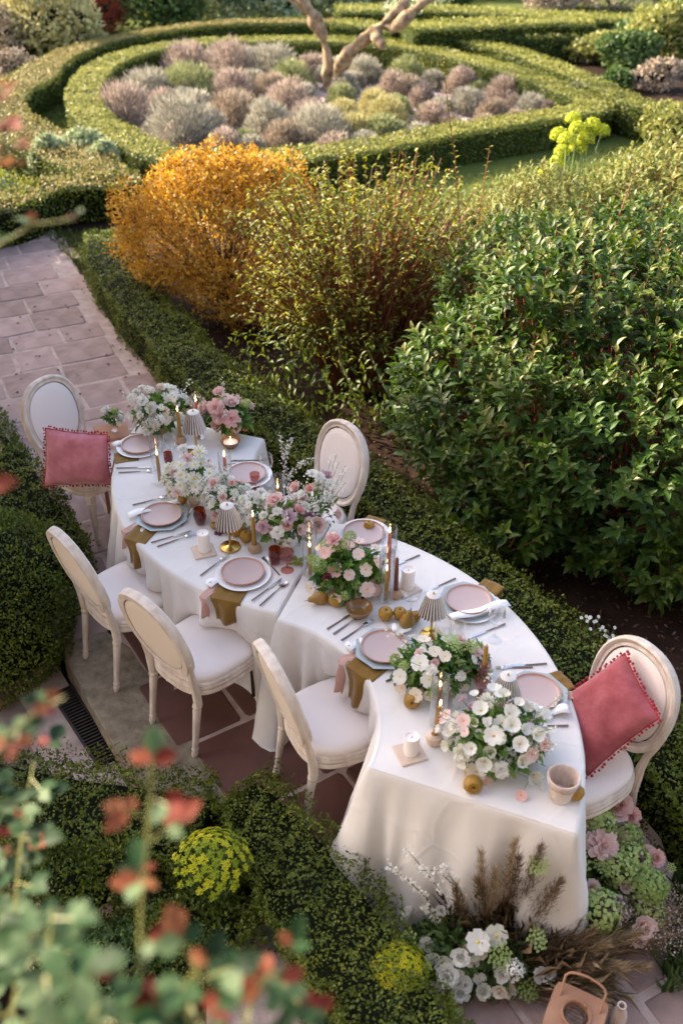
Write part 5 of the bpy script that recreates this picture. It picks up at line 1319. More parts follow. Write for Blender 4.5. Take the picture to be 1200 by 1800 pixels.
# candlestick bottle
p = TG(845,1222); root = MB().lathe([(.03,0),(.032,.006),(.012,.02),(.010,.05),(.035,.07),(.040,.09),(.036,.11),(.024,.13),(.026,.17),(.030,.185),(.024,.19),(.014,.188),(.013,.15)], 24, cap=True).build('glass_candlestick', M['rosy']); root.location = p
tag(root, 'rosy glass candlestick standing behind the white flowers', 'candlestick'); taper(0,0,.14,'wax_gold','short ochre taper in the rosy glass candlestick',.155, lit=False, pos=p)
def pillar(px, py, r, h, label, tile=True, tr_=0.3):
    p = TG(px, py)
    if tile:
        o = MB().box((0,0,.005), (.115,.115,.010), bev=.003).build('tile_tray', M['ceramic_cream'], smooth=False); o.location = p+Vector((-.005,0,0)); o.rotation_euler = (0,0,tr_)
        tag(o, 'square stone tile under the '+label, 'tile', 'square tiles under pillar candles')
    root = empty('pillar_candle', p+Vector((0,0,.0105 if tile else 0)), label, 'candle', 'white pillar candles')
    MB().lathe([(r*.97,0),(r,.004),(r,h-.006),(r*.96,h),(r*.86,h-.002),(r*.7,h-.008),(.001,h-.010)], 28, cap=True).build('wax', M['wax_white'], root)
    MB().tube([(0,0,h-.011),(.001,0,h+.002)], .0012, 5).build('wick', M['wick'], root)
pillar(360,970,.032,.115,'white pillar candle beside the brass lamp base', tr_=.35)
pillar(716,1035,.034,.115,'white pillar candle behind the dark brown taper', True, .6)
pillar(722,1325,.032,.095,'white pillar candle near the front corner', tr_=.35)

# ribbed table lamps
def lamp_meshes():
    out = {}
    out['base'] = MB().lathe([(.050,0),(.052,.004),(.050,.008),(.020,.012),(.008,.018),(.006,.03),(.006,.17)], 28, cap=True).mesh('base', M['brass'])
    n = 96; mb = MB(); R = []
    for r, z, k in ((.060,.135,.10),(.062,.140,.12),(.058,.155,.10),(.050,.185,.10),(.042,.215,.09),(.034,.240,.06),(.033,.246,.03)):
        ring = []
        for j in range(n):
            a = 2*PI*j/n; ph = (j % 4); rr = r*(1+(k*.6 if ph in (0,1) else -k*.5)); zz = z-(.004 if ph in (0,1) and z < .142 else 0)
            ring.append((rr*math.cos(a), rr*math.sin(a), zz))
        R.append(ring)
    mb.rings(R); mb.m = [1 if (i % n) % 4 in (1, 2) else 0 for i in range(len(mb.f))]
    out['lamp_shade'] = mb.mesh('lamp_shade', [M['shade_w'], M['shade_d']], False)
    out['shade_cap'] = MB().lathe([(.033,.246),(.034,.249),(.030,.252),(.001,.252)], 30).mesh('shade_cap', M['shade_w'])
    out['finial'] = MB().lathe([(.004,.252),(.006,.256),(.004,.262),(.001,.264)], 12).mesh('finial', M['brass'])
    return out
LM = lamp_meshes()
def lamp(px, py, label, s=1.0):
    p = TG(px, py); root = empty('table_lamp', p, label, 'lamp', 'little ribbed lamps down the table')
    sh = None
    for k in ('base','lamp_shade','shade_cap','finial'):
        o = link(k, LM[k], sh or root)
        if k == 'lamp_shade': sh = o
    root.scale = (s,)*3
lamp(346,792,'farthest ribbed lamp, among the white and pink flowers at the path end', 1.08)
lamp(405,962,'ribbed lamp with its brass foot in full view beside the white pillar candle', 1.08)
lamp(757,1116,'ribbed lamp next to the clear coupe and the pears', 1.0)
lamp(883,1262,'nearest ribbed lamp, its foot hidden in white flowers beside the grey blue plate', 1.0)

# glasses, bowls, pots
def lathe_thing(name, prof, mat, px, py, label, cat, group=None, n=28, s=1.0, z=0, wob=None, rot=None, cap=True):
    me = MB().lathe(prof, n, cap=cap, wob=wob).mesh(name, M[mat]); o = link(name, me, None, loc=TG(px, py)+Vector((0,0,z)), scale=s, rot=rot); return tag(o, label, cat, group)
tumb = [(.020,0),(.026,.005),(.033,.04),(.034,.06),(.029,.092),(.0275,.092),(.032,.06),(.031,.04),(.024,.010),(.001,.008)]
rib = lambda a, z: 1+.03*math.cos(a*8)
lathe_thing('tumbler', tumb, 'amber', 353,920, 'amber tumbler beside the white pillar candle and grapes', 'glass', 'amber tumblers', wob=rib, s=1.05)
lathe_thing('tumbler', tumb, 'amber', 484,990, 'amber tumbler beside the pink stemmed goblet', 'glass', 'amber tumblers', wob=rib, s=1.05)
lathe_thing('tumbler', tumb, 'amber', 297,815, 'small amber tumbler near the far end plate', 'glass', 'amber tumblers', wob=rib, s=.85)
gob = [(.033,0),(.034,.003),(.008,.010),(.006,.045),(.018,.056),(.034,.075),(.038,.10),(.036,.125),(.0345,.125),(.036,.10),(.031,.076),(.015,.060),(.001,.057)]
lathe_thing('goblet', gob, 'rosy', 505,1003, 'pink stemmed goblet beside the green grapes', 'glass', None, wob=rib)
lathe_thing('goblet', gob, 'rosy', 449,858, 'pink goblet by the far side plate', 'glass', None, wob=rib, s=.8)
coupe = [(.034,0),(.035,.003),(.007,.010),(.005,.085),(.012,.095),(.040,.115),(.047,.135),(.046,.148),(.0447,.148),(.0455,.136),(.038,.118),(.010,.099),(.001,.098)]
lathe_thing('coupe_glass', coupe, 'glass', 518,985, 'clear coupe glass above the pink goblet', 'glass', 'clear coupe glasses', wob=rib)
lathe_thing('coupe_glass', coupe, 'glass', 721,1082, 'clear cut coupe glass beside the pears', 'glass', 'clear coupe glasses', wob=rib)
wine = [(.034,0),(.035,.003),(.006,.010),(.005,.085),(.018,.10),(.036,.125),(.040,.155),(.034,.195),(.0325,.195),(.0385,.155),(.034,.127),(.014,.104),(.001,.10)]
for px, py, l in ((303,815,'clear wine glass by the far end plate'),(470,850,'clear wine glass at the far side plate'),(800,1150,'clear wine glass beside the umbel flower'),(868,1125,'clear wine glass in front of the right side plate'),(775,1150,'clear wine glass behind the white flowers near the umbel')):
    lathe_thing('wine_glass', wine, 'glass', px, py, l, 'glass', 'clear wine glasses')
bowl = [(.028,0),(.030,.008),(.050,.022),(.061,.045),(.062,.050),(.058,.050),(.048,.028),(.030,.016),(.001,.014)]
lathe_thing('bowl', bowl, 'brownglaze', 631,1082, 'small brown glazed bowl on the near table between flowers and pears', 'bowl', None, s=1.08)
lathe_thing('bowl', bowl, 'brownglaze', 406,786, 'brown bowl holding a candle behind the daisies', 'bowl', None, s=.98)
p = TG(406,786)+Vector((0,0,.018)); root = empty('bowl_candle', p, 'cream wax candle poured in the brown bowl behind the daisies', 'candle')
MB().lathe([(.03,0),(.046,.02),(.001,.021)], 24, cap=True).build('wax', M['wax_white'], root); flame_part(root, .021)
# pot with relief
pot = MB().lathe([(.040,0),(.044,.004),(.050,.05),(.056,.09),(.060,.093),(.064,.098),(.066,.112),(.064,.120),(.058,.121),(.055,.112),(.050,.06),(.044,.02),(.001,.015)], 44, cap=True, wob=lambda a, z: 1+(.02*math.sin(a*14)*math.sin(z*90) if .03 < z < .09 else 0))
root = empty('clay_pot', TG(984,1400), 'whitewashed clay pot with faint moulded pattern on the near corner', 'pot'); vs = pot.build('vessel', M['oldpot'], root)
fb = MB().sphere((0,0,0), .004, 6, 4, sc=(1,.5,1)).mesh('relief_dot', M['oldpot'])
for j in range(44):
    a = 2*PI*j/44; link('relief_dot', fb, vs, loc=(.0575*math.cos(a), .0575*math.sin(a), .082+.003*math.sin(j*2.1)), rot=(0,0,a+PI/2))

# fruit
apple = [(.001,.006),(.012,.0),(.024,.006),(.034,.022),(.037,.036),(.033,.052),(.022,.062),(.010,.062),(.003,.056)]
def fruit_a(px, py, lab, s=1.0, rot=(0,0,0), z=0): 
    p = TG(px, py)+Vector((0,0,z)); root = empty('apple', p, lab, 'apple', 'russet apples on the cloth'); 
    sub = bpy.data.objects.new('flesh', APM); C.objects.link(sub); sub.parent = root; sub.location = (0,0,.033*s); sub.rotation_euler = rot; sub.scale = (s,)*3
    q = link('stem', AST, sub)
APM = MB().lathe([(r, z-.033) for r, z in apple], 22, wob=lambda a, z: 1+.02*math.cos(a*5)).mesh('flesh', M['apple'])
AST = MB().tube([(0,0,.020),(.002,.001,.036)], .0014, 5).mesh('stem', M['twig'])
PRM = MB().lathe([(.001,-.035),(.018,-.034),(.031,-.020),(.035,-.002),(.029,.020),(.017,.040),(.014,.056),(.008,.064),(.001,.065)], 22, wob=lambda a, z: 1+.02*math.sin(a*2+z*30)).mesh('flesh', M['pear'])
PST = MB().tube([(0,0,.062),(.003,.001,.082)], .0016, 5).mesh('stem', M['twig'])
def fruit_p(px, py, lab, s=1.0, rot=(0,0,0), z=.033):
    root = empty('pear', TG(px, py), lab, 'pear', 'pears on the cloth'); fl_ = link('flesh', PRM, root, loc=(0,0,z*s), rot=rot, scale=s); link('stem', PST, fl_)
fruit_a(433,951,'golden apple beside the ochre taper in its tan holder', .95); fruit_a(416,941,'golden apple behind the brass lamp foot', .9); fruit_a(425,936,'golden apple farthest back behind the brass lamp', .85); fruit_a(377,929,'small golden fruit left of the brass lamp', .6)
fruit_p(563,1060,'pear lying on its side left of the apple under the pink flowers', 1.0, (0, PI/2*.95, math.radians(200))); fruit_a(590,1063,'apple in front of the pink and green flowers', 1.05, (.5,0,0))
fruit_a(677,1088,'apple between the brown bowl and the pears', 1.0, (.1,.1,0)); fruit_a(702,1086,'apple half behind the standing pear', .9)
fruit_p(715,1102,'standing green pear in front of the clear coupe', 1.1, (.1,.15,0)); fruit_p(728,1092,'brownish pear behind the standing one', .85, (.6,.4,1)) ; fruit_a(648,930,'brown apple at the far edge behind the pink flowers', .8) 
fruit_a(723,1240,'apple lying with its eye to the front under the white blossoms', 1.0, (1.3,0,0)); fruit_a(829,1388,'apple in front of the big white flowers with its eye forward', 1.05, (1.3,.1,0)); fruit_a(829,1362,'apple hidden behind the front one under the white flowers', .9); fruit_a(1010,1402,'apple just behind the whitewashed pot', .9)
fruit_a(275,757,'small brown fruit at the left of the farthest white flowers', .9); fruit_a(302,873,'brown fruit left under the daisies', .8); fruit_a(322,884,'brown fruit next to the ribbed cream vase', .8)
fruit_a(432,757,'brown fruit under the far pink flowers', .75)
def grapes(px, py, mat, label, n, rx):
    root = empty('grapes', TG(px, py), label, 'grapes'); g = MB().sphere((0,0,0), .0095, 10, 7).mesh('grape', M[mat])
    pts = []
    for i in range(n):
        for _ in range(60):
            q = Vector((random.gauss(0, rx), random.gauss(0, rx*.6), .0095+.016*random.choice((0,0,1,1,2))*(1-.2)))
            if all((q-w_).length > .0155 for w_ in pts): pts.append(q); break
    for q in pts: link('grape', g, root, loc=q, scale=random.uniform(.9,1.15))
grapes(392,938,'grape_p','small bunch of purple grapes left of the brass lamp',16,.020); grapes(524,992,'grape_g','bunch of green grapes right of the pink goblet',22,.020)
grapes(612,1058,'grape_p','dark grapes tucked under the pink and green flowers',20,.035)
# ================================================================== FLOWERS
def petal_grid(mb, L, W, cup, ruf, base_r, az, el, nu=3, nv=4, m=0, curl=0.0):
    """one petal: az around, el elevation angle from horizontal"""
    ca, sa = math.cos(az), math.sin(az); V = []
    for j in range(nv+1):
        t = j/nv; wd = W*math.sin(PI*(.14+.64*t))**.7
        e = el+cup*t+curl*t*t
        # integrate along
        rr = base_r; zz = 0
        for k in range(j): tt = (k+.5)/nv; ee = el+cup*tt+curl*tt*tt; rr += math.cos(ee)*L/nv; zz += math.sin(ee)*L/nv
        for i in range(nu+1):
            q = i/nu-.5; side = q*wd*2*.5
            dz = ruf*math.sin(i*2.3+az*3+j)*t+abs(q)**2*wd*.8*(1 if cup > 0 else .3)
            x = rr*ca-side*sa*2*.5*2; y = rr*sa+side*ca*2*.5*2
            V.append((x, y, zz+dz))
    F = []
    for j in range(nv):
        for i in range(nu): a = j*(nu+1)+i; F.append((a, a+1, a+nu+2, a+nu+1))
    mb.add(V, F, m)
def eye(mb, r, h, m): mb.lathe([(r,0),(r*.9,h*.6),(r*.4,h),(.0005,h)], 9, m=m)
FL = {}
def flower_mesh(kind, pm, em='eye', seed=0):
    key = (kind, pm, em, seed)
    if key in FL: return FL[key]
    r = random.Random(seed*13+len(kind)); mb = MB()
    if kind == 'daisy':
        for k in range(12): petal_grid(mb, .85, .16, -.2, .03, .14, 2*PI*k/12+r.uniform(-.1,.1), r.uniform(.1,.35), 2, 3)
        for k in range(9): petal_grid(mb, .6, .15, .2, .03, .12, 2*PI*k/9+r.uniform(-.1,.1), r.uniform(.4,.7), 2, 3)
        eye(mb, .17, .14, 1)
    elif kind == 'cosmos':
        for k in range(6): petal_grid(mb, .9, .42, -.25, .05, .08, 2*PI*k/6+r.uniform(-.12,.12), r.uniform(.15,.4), 3, 3)
        eye(mb, .13, .12, 1)
    elif kind == 'rose':
        for lay, (n, L, el, cup, br, W) in enumerate(((6,.88,.25,.7,.12,.42),(6,.74,.6,.8,.11,.38),(6,.62,.95,.8,.09,.32),(5,.50,1.2,.8,.06,.26),(4,.40,1.45,.6,.03,.18))):
            for k in range(n): petal_grid(mb, L*r.uniform(.9,1.1), W, cup, .05, br, 2*PI*k/n+lay*.6+r.uniform(-.15,.15), el+r.uniform(-.1,.1), 3, 4, curl=-.45 if lay < 2 else 0)
    elif kind == 'ruffle':
        for lay, (n, L, el, cup, br, W) in enumerate(((7,.95,.05,.2,.08,.30),(7,.85,.4,.2,.07,.27),(7,.72,.75,.3,.05,.22),(6,.6,1.1,.3,.03,.18))):
            for k in range(n): petal_grid(mb, L*r.uniform(.85,1.15), W, cup, .10, br, 2*PI*k/n+lay*.5+r.uniform(-.2,.2), el+r.uniform(-.2,.2), 3, 4, curl=-.5)
    elif kind == 'bell':
        for k in range(5): petal_grid(mb, .9, .46, .9, .08, .05, 2*PI*k/5, .45, 3, 3, curl=-.6)
        eye(mb, .1, .2, 1)
    elif kind == 'head':     # many florets
        mb = None; k = 260; rr = np.random.default_rng(seed); d = unit(rr.normal(size=(k,3))); d[:,2] = np.abs(d[:,2])*1.1-.25; d = unit(d)
        V, F, kk = leaf_arrays(d*(.75+.25*rr.random(k))[:,None], unit(np.cross(d, rr.normal(size=(k,3)))+d*.3), d, .26, .24, T_QUAD)
        me = np_mesh('flower_head', V, F, M[pm], np.repeat(rr.random(k), kk)); FL[key] = me; return me
    elif kind == 'umbel':
        mb = MB()
        for i in range(26):
            a = i*2.4; rad = math.sqrt(i/26)*.85; c_ = (rad*math.cos(a), rad*math.sin(a), .55-.35*rad*rad)
            mb.tube([(0,0,-.2), c_], .018, 3, m=1, cap=False)
            for q in range(7): b_ = q*2.4; s = .13*math.sqrt(q/7); x, y, z = c_[0]+s*math.cos(b_), c_[1]+s*math.sin(b_), c_[2]+.03; e = .045; mb.add([(x-e,y-e,z),(x+e,y-e,z+.01),(x+e,y+e,z),(x-e,y+e,z+.01)], [(0,1,2,3)])
    me = mb.mesh('flower', [M[pm], M[em]], False) if em else mb.mesh('flower', M[pm], False)
    me.polygons.foreach_set('use_smooth', [True]*len(me.polygons))
    FL[key] = me; return me
flcount = 0
def put_flower(root, kind, pm, pos, size, nrm, em='eye', seed=None, name='flower', roll=None):
    me = flower_mesh(kind, pm, em, seed if seed is not None else random.randint(0, 4))
    q = Vector(nrm).normalized().to_track_quat('Z', 'Y').to_euler()
    o = link(name, me, root, loc=pos, rot=q, scale=size/2)
    o.rotation_euler.rotate_axis('Z', random.uniform(0, 6.28) if roll is None else roll)
    return o
def arrangement(px, py, rx, ry, h, zc, mix, label, vase=None, greens=1.0, gsize=.045, gmat='arr_green', n=30, stems=True, name='flower_arrangement', base=None, low=.25, sprig=0, spmat='p_white', flat=1.0, seedn=None, gl=.5, ex=()):
    """mix: list of (weight, kind, petal mat, eye mat, size)"""
    p = base if base is not None else TG(px, py); root = empty(name, p, label, 'flowers')
    wt = [m_[0] for m_ in mix]; stem = MB(); pts = []
    for i in range(n):
        m_ = random.choices(mix, wt)[0]
        for _ in range(30):
            a = random.uniform(0, 2*PI); el = math.asin(random.uniform(-low, 1)); k = random.uniform(.72, 1.28)
            d = Vector((math.cos(a)*math.cos(el), math.sin(a)*math.cos(el), math.sin(el)))
            q = Vector((d.x*rx*k, d.y*ry*k, zc+d.z*h*k))
            if q.z < .02: continue
            if all((q-w_[0]).length > (m_[4]+w_[1])*.36 for w_ in pts): break
        pts.append((q, m_[4]))
        nr = Vector((d.x, d.y, d.z+.35))+Vector((0,-.35,.2))
        put_flower(root, m_[1], m_[2], q, m_[4]*random.uniform(.75,1.45), nr+Vector((random.uniform(-.3,.3), random.uniform(-.3,.3), 0)), m_[3])
        if stems: stem.tube([Vector((0,0,.03)), q*.5+Vector((0,0,zc*.3)), q-nr.normalized()*.005], .0018, 4, cap=False)
    for e in ex: put_flower(root, e[0], e[1], Vector(e[2]), e[3], Vector(e[4]), e[5] if len(e) > 5 else 'eye')
    for i in range(sprig):
        a = random.uniform(0, 2*PI); tip = Vector((math.cos(a)*rx*1.35, math.sin(a)*ry*1.35, zc+h*random.uniform(.5,1.5)))
        stem.tube([Vector((0,0,.03)), tip*.55+Vector((0,0,.03)), tip], .0014, 3, cap=False)
        m2 = 26; t = rng.random(m2)*.45+.55; P = np.array([tuple(Vector((0,0,.03)).lerp(tip, q)) for q in t])+rng.normal(size=(m2,3))*.008
        leaves('blossom', P, rdir(m2), rdir(m2), .014, .012, M[spmat], T_QUAD, None, root)
    if stem.v: stem.build('stem', M['stemgreen'], root)
    ng = int(greens*420)
    d = rdir(ng); d[:,2] = np.abs(d[:,2])-.25; k = .35+.6*rng.random(ng)
    P = d*np.array([rx, ry, h])*k[:,None]+np.array([0,0,zc]); P[:,2] = np.maximum(P[:,2], .012)
    L = gsize*(.5+rng.random(ng))
    leaves('foliage', P, unit(d+rdir(ng)*.8), unit(d+rdir(ng)*.5+np.array([0,0,.6])), L, L*gl, M[gmat], T_LONG, rng.random(ng), root, smooth=True)
    if vase:
        prof, mt, wb = vase
        MB().lathe(prof, 30, cap=True, wob=wb).build('vase', M[mt], root)
    return root
lowbowl = ([(.03,0),(.034,.005),(.060,.03),(.066,.055),(.060,.055),(.05,.035),(.001,.03)], 'ceramic_tan', None)
ribvase = ([(.028,0),(.032,.004),(.036,.03),(.030,.065),(.034,.08),(.030,.08),(.024,.07),(.001,.065)], 'ceramic_cream', lambda a, z: 1+.06*math.cos(a*12))
W, CR, PK, BL, MV, GN = 'p_white', 'p_cream', 'p_pink', 'p_blush', 'p_mauve', 'p_green'
arrangement(287,757,.165,.14,.18,.12, [(5,'ruffle',W,None,.06),(3,'daisy',W,'eye',.055),(2,'head',W,None,.055),(1,'ruffle',CR,None,.05)], 'airy white flowers in a low bowl at the path end of the table', lowbowl, 1.0, .05, n=52, sprig=4)
arrangement(405,762,.13,.11,.15,.11, [(5,'ruffle',PK,'eye_o',.085),(3,'rose',BL,None,.08),(1,'head',GN,None,.05),(1,'rose',MV,None,.07)], 'pink ruffled flowers over green leaves beside the farthest lamp', lowbowl, 1.3, .05, n=20, sprig=3)
arrangement(343,882,.14,.13,.16,.14, [(6,'daisy',W,'eye',.062),(2,'ruffle',W,None,.05),(1,'ruffle',BL,None,.05)], 'white daisies in a ribbed cream vase', ribvase, .5, .035, n=62, sprig=3)
arrangement(405,905,.13,.11,.13,.10, [(4,'daisy',W,'eye',.05),(3,'ruffle',W,None,.05),(1,'rose',BL,None,.06)], 'white blossoms behind the brass lamp', lowbowl, .4, .035, n=36, sprig=5)
arrangement(455,930,.09,.09,.13,.10, [(5,'ruffle',W,None,.06),(2,'daisy',W,'eye',.05)], 'loose white flowers between the lamp and the pink roses', None, .4, .035, n=26, sprig=3)
arrangement(503,960,.13,.12,.16,.13, [(4,'rose',BL,None,.075),(2,'rose',PK,None,.07),(1,'ruffle',MV,None,.07),(5,'ruffle',W,None,.05),(2,'ruffle',BL,None,.06)], 'large pink and mauve roses in the middle of the table', ribvase, .8, .045, n=30, sprig=5)
arrangement(555,935,.12,.10,.20,.14, [(3,'rose',BL,None,.075),(4,'ruffle',W,None,.055),(4,'umbel',W,'stemgreen',.05),(1,'rose',MV,None,.07)], 'wispy pale flowers on thin stems in front of the blush chair back', None, .5, .03, n=24, sprig=14)
arrangement(610,1035,.155,.13,.17,.11, [(3,'ruffle',PK,'eye',.06),(5,'cosmos',BL,'eye',.06),(6,'head',GN,None,.06),(1,'ruffle','p_wine',None,.05),(4,'cosmos',CR,'eye_o',.055),(3,'cosmos',BL,'eye',.06)], 'pink flowers and green hydrangea heads in the centre of the near table', lowbowl, 1.5, .055, n=46, low=.45)
arrangement(762,1200,.17,.14,.13,.09, [(4,'cosmos',W,'eye',.06),(3,'cosmos',CR,'eye',.05),(3,'umbel',GN,'stemgreen',.075),(1,'ruffle',BL,None,.05),(1,'head',GN,None,.05)], 'white open blossoms and green umbels beside the tall glass cylinder', lowbowl, 2.0, .045, n=46, low=.4, sprig=4)
arrangement(820,1185,.08,.07,.10,.08, [(3,'umbel',GN,'stemgreen',.09),(1,'ruffle',BL,None,.045),(1,'rose',PK,None,.05)], 'green umbel flowers round the rosy candlestick', None, 1.6, .04, n=9, low=.2)
arrangement(873,1325,.19,.16,.15,.10, [(8,'bell',W,'eye',.062),(4,'cosmos',W,'eye_o',.06),(2,'cosmos',BL,'eye_o',.05),(3,'ruffle',W,None,.055),(1,'rose',MV,None,.045)], 'largest bouquet of white blossoms on the near table beside the whitewashed pot', lowbowl, 1.7, .045, n=95, low=.5, sprig=8)
# stems trailing on the cloth
for (a, lab, kd, pm) in (((915,1402,930,1375),'fallen pink blossom on a thin stem before the big white bouquet','cosmos',BL),((945,1385,900,1360),'fallen white blossom on a thin stem before the big white bouquet','bell',W),((718,1312-5,790,1300),'x','bell',W),((257,757,262,752),'single pale yellow blossom lying by the far end plate','cosmos',CR),((702,1123,712,1125),'tiny white petal flower resting on the nearest chair plate','bell',W),((712,1148,740,1160),'white blossom hanging over the rim of the nearest chair plate','bell',W)):
    if lab == 'x': continue
    p = TG(a[0], a[1]); q = TG(a[2], a[3]); root = empty('fallen_flower', p, lab, 'flower'); d = q-p
    zz = .03 if 'plate' in lab and 'end' not in lab else .012
    put_flower(root, kd, pm, (0,0,zz), .05, (-d.x, -d.y-.02, .12), 'eye_o' if pm == BL else 'eye')
    MB().tube([(0,0,zz), (d.x*.5, d.y*.5, zz+.012), (d.x, d.y, zz+.004)], .0012, 4).build('stem', M['stemgreen'], root)
# small pot with blossoms standing by the far cushion
pp = G(198,790,.50); root = empty('wooden_stool', (pp.x, pp.y+.05, 0), 'small brown wooden stool just behind the far cushion, carrying a posy', 'stool')
MB().box((0,0,.60), (.22,.20,.03), .3, bev=.006).build('seat', M['terracotta'], root, smooth=False)
sl = MB().tube([(0,0,0),(0,0,.59)], .014, 8).mesh('leg', M['terracotta'])
for sx in (-.08,.08):
    for sy in (-.07,.07): link('leg', sl, root, loc=(sx, sy, 0))
arrangement(0,0,.06,.05,.07,.09, [(3,'cosmos',CR,'eye',.035),(2,'ruffle',W,None,.04),(1,'head',GN,None,.03)], 'small posy of cream buds on the brown stool', ([(.02,0),(.03,.03),(.02,.07),(.024,.08),(.001,.075)], 'glass', None), .35, .03, n=12, base=Vector((pp.x+.02, pp.y+.05, .616)))

# floor arrangements
def grassplume(root, base, tip, n, ln, mat, w=.004, spread=.02, t0=.45):
    base = Vector(base); tip = Vector(tip)
    t = t0+(1-t0)*rng.random(n); P = np.array([tuple(base.lerp(tip, q)+Vector((0,0,.08*math.sin(q*PI)*0))) for q in t]); ax = np.array(tuple((tip-base).normalized()))
    P = P+rng.normal(size=P.shape)*spread*(1.1-t)[:,None]
    leaves('plume', P, unit(ax+rdir(n)*.45), rdir(n), ln*(.6+.8*rng.random(n)), w, M[mat], T_QUAD, rng.random(n), root)
    MB().tube([base, base.lerp(tip,.5), tip], [.002,.0015,.001], 4, cap=False).build('stem', M['dry'], root)
b0 = G(835,1690,0)
EXW = []
for px, py, z, s, kd, pm in [(872,1645,.26,.095,'cosmos',W),(760,1688,.16,.085,'rose',W),(778,1695,.16,.09,'rose',W),(828,1672,.22,.10,'rose',W),(842,1668,.22,.10,'rose',CR),(850,1652,.24,.09,'rose',W),(802,1722,.14,.10,'rose',W),(816,1728,.13,.09,'rose',W),(808,1745,.10,.095,'rose',W),(765,1740,.08,.09,'rose',W),(848,1742,.10,.085,'rose',W),(880,1712,.15,.09,'rose',W),(893,1740,.08,.085,'rose',CR),(962,1712,.14,.08,'rose',W),(775,1600,.2,.06,'rose',W),(750,1660,.16,.08,'rose',W),(925,1738,.08,.11,'umbel',GN),(935,1590,.3,.09,'umbel',GN),(945,1520,.62,.10,'umbel',GN),(985,1630,.2,.10,'umbel',GN),(800,1780,.03,.07,'head',GN)]:
    p = G(px, py, z)-b0; EXW.append((kd, pm, tuple(p), s*(.86 if kd == 'rose' else 1), (random.uniform(-.3,.3), -.7, .8), 'stemgreen' if kd == 'umbel' else 'eye'))
ar = arrangement(0,0,.34,.18,.17,.08, [(7,'rose',W,None,.075),(4,'rose',CR,None,.075),(3,'umbel',GN,'stemgreen',.09),(2,'head',W,None,.06),(2,'cosmos',W,'eye',.075)], 'ground bouquet of white roses, umbels and brown grass plumes at the foot of the cloth', None, 3.4, .05, n=22, base=G(835,1690,0), low=.1, gmat='mid_green', ex=EXW)
def ground_pt(px, py, z): return G(px, py, z)
for (bx, by, tx, ty, tz, mt, s, n) in [(850,1640,845,1500,.64,'dry',.022,240),(870,1640,905,1480,.74,'dry',.028,300),(880,1640,912,1510,.66,'dry_dark',.025,260),(900,1640,950,1490,.74,'dry_dark',.03,300),(860,1650,870,1530,.60,'dry',.022,220),(900,1660,985,1550,.58,'dry_dark',.035,300),
        (930,1690,1010,1620,.28,'dry_dark',.035,300),(940,1700,1060,1660,.25,'dry',.035,320),(930,1700,1040,1640,.30,'dry_dark',.035,300),(960,1700,1090,1700,.20,'dry',.03,300),(930,1720,1030,1700,.22,'dry_dark',.035,300),(870,1640,840,1550,.50,'dry_dark',.03,240),(820,1650,800,1560,.45,'dry_dark',.025,200),(980,1690,1120,1640,.26,'dry',.035,320),(985,1700,1130,1700,.16,'dry',.03,300),(960,1710,1060,1760,.15,'dry',.03,260)]:
    b_ = G(bx, by, .04)-ar.location; t_ = G(tx, ty, tz)-ar.location
    grassplume(ar, b_, t_, int(n*2.2), .045, mt, .0022, s*1.1)
    n2 = 60; Pn = np.array(tuple(b_))+rng.normal(size=(n2,3))*np.array([.04,.04,.01]); dd = np.array(tuple((t_-b_).normalized()))
    leaves('grass_blade', Pn, unit(dd+rdir(n2)*.45), rdir(n2), .26*(.5+.7*rng.random(n2)), .004, M[mt], T_LONG, rng.random(n2), ar)
# white blossom branches in front of the cloth
sb = MB()
for path in ([(770,1640,.02),(750,1580,.30),(715,1545,.42),(680,1520,.50)],[(790,1640,.02),(780,1575,.32),(750,1535,.46),(712,1490,.56)],[(810,1640,.02),(800,1560,.40),(770,1530,.50),(735,1530,.50)],[(815,1640,.02),(812,1570,.36),(790,1540,.46),(780,1520,.52)],[(800,1650,.02),(770,1620,.2),(755,1600,.28),(740,1592,.32)]):
    q = [ground_pt(*p)-ar.location for p in path]; sb.tube(q, [.003,.0025,.002,.001], 4, cap=False)
    m2 = 90; P = []
    for i in range(m2): t = random.uniform(.9, 2.98); k = int(t); P.append(tuple(q[k].lerp(q[k+1], t-k)))
    P = np.array(P)+rng.normal(size=(m2,3))*.007
    leaves('blossom', P, rdir(m2), rdir(m2), .016, .013, M['p_white'], T_QUAD, None, ar)
sb.build('stem', M['twig'], ar)
ar2 = arrangement(0,0,.20,.26,.22,.10, [(4,'head',GN,None,.13),(3,'umbel',GN,'stemgreen',.10),(2,'head','lav_pink',None,.10),(2,'rose',BL,None,.09)], 'ground bouquet of big pink roses, green hydrangea and grasses at the right of the cloth', None, 2.2, .05, n=20, base=G(1060,1580,0), low=.1, gmat='mid_green',
  ex=())
for px, py, z, s, kd, pm in [(1083,1415,.34,.15,'rose',BL),(1105,1435,.31,.11,'rose',BL),(1035,1455,.32,.11,'ruffle',BL),(1045,1480,.33,.11,'rose',BL),(1060,1490,.33,.14,'ruffle',BL),(1085,1475,.28,.09,'rose',BL),(1150,1508,.24,.09,'rose',PK),(1135,1500,.24,.085,'rose',BL),(1090,1530,.26,.16,'head',GN),(1055,1600,.26,.17,'head',GN),(1178,1525,.2,.05,'umbel',GN)]:
    p = G(px, py, z)-ar2.location; put_flower(ar2, kd, pm, p, s, (random.uniform(-.3,.3), -.7, 1), 'stemgreen' if kd == 'umbel' else None)
    MB().tube([(p.x*.3,p.y*.3,.0),(p.x*.8,p.y*.8,p.z*.6),tuple(p)], .0025, 4, cap=False).build('stem', M['stemgreen'], ar2)
fz = G(1090,1620,.02)-ar2.location
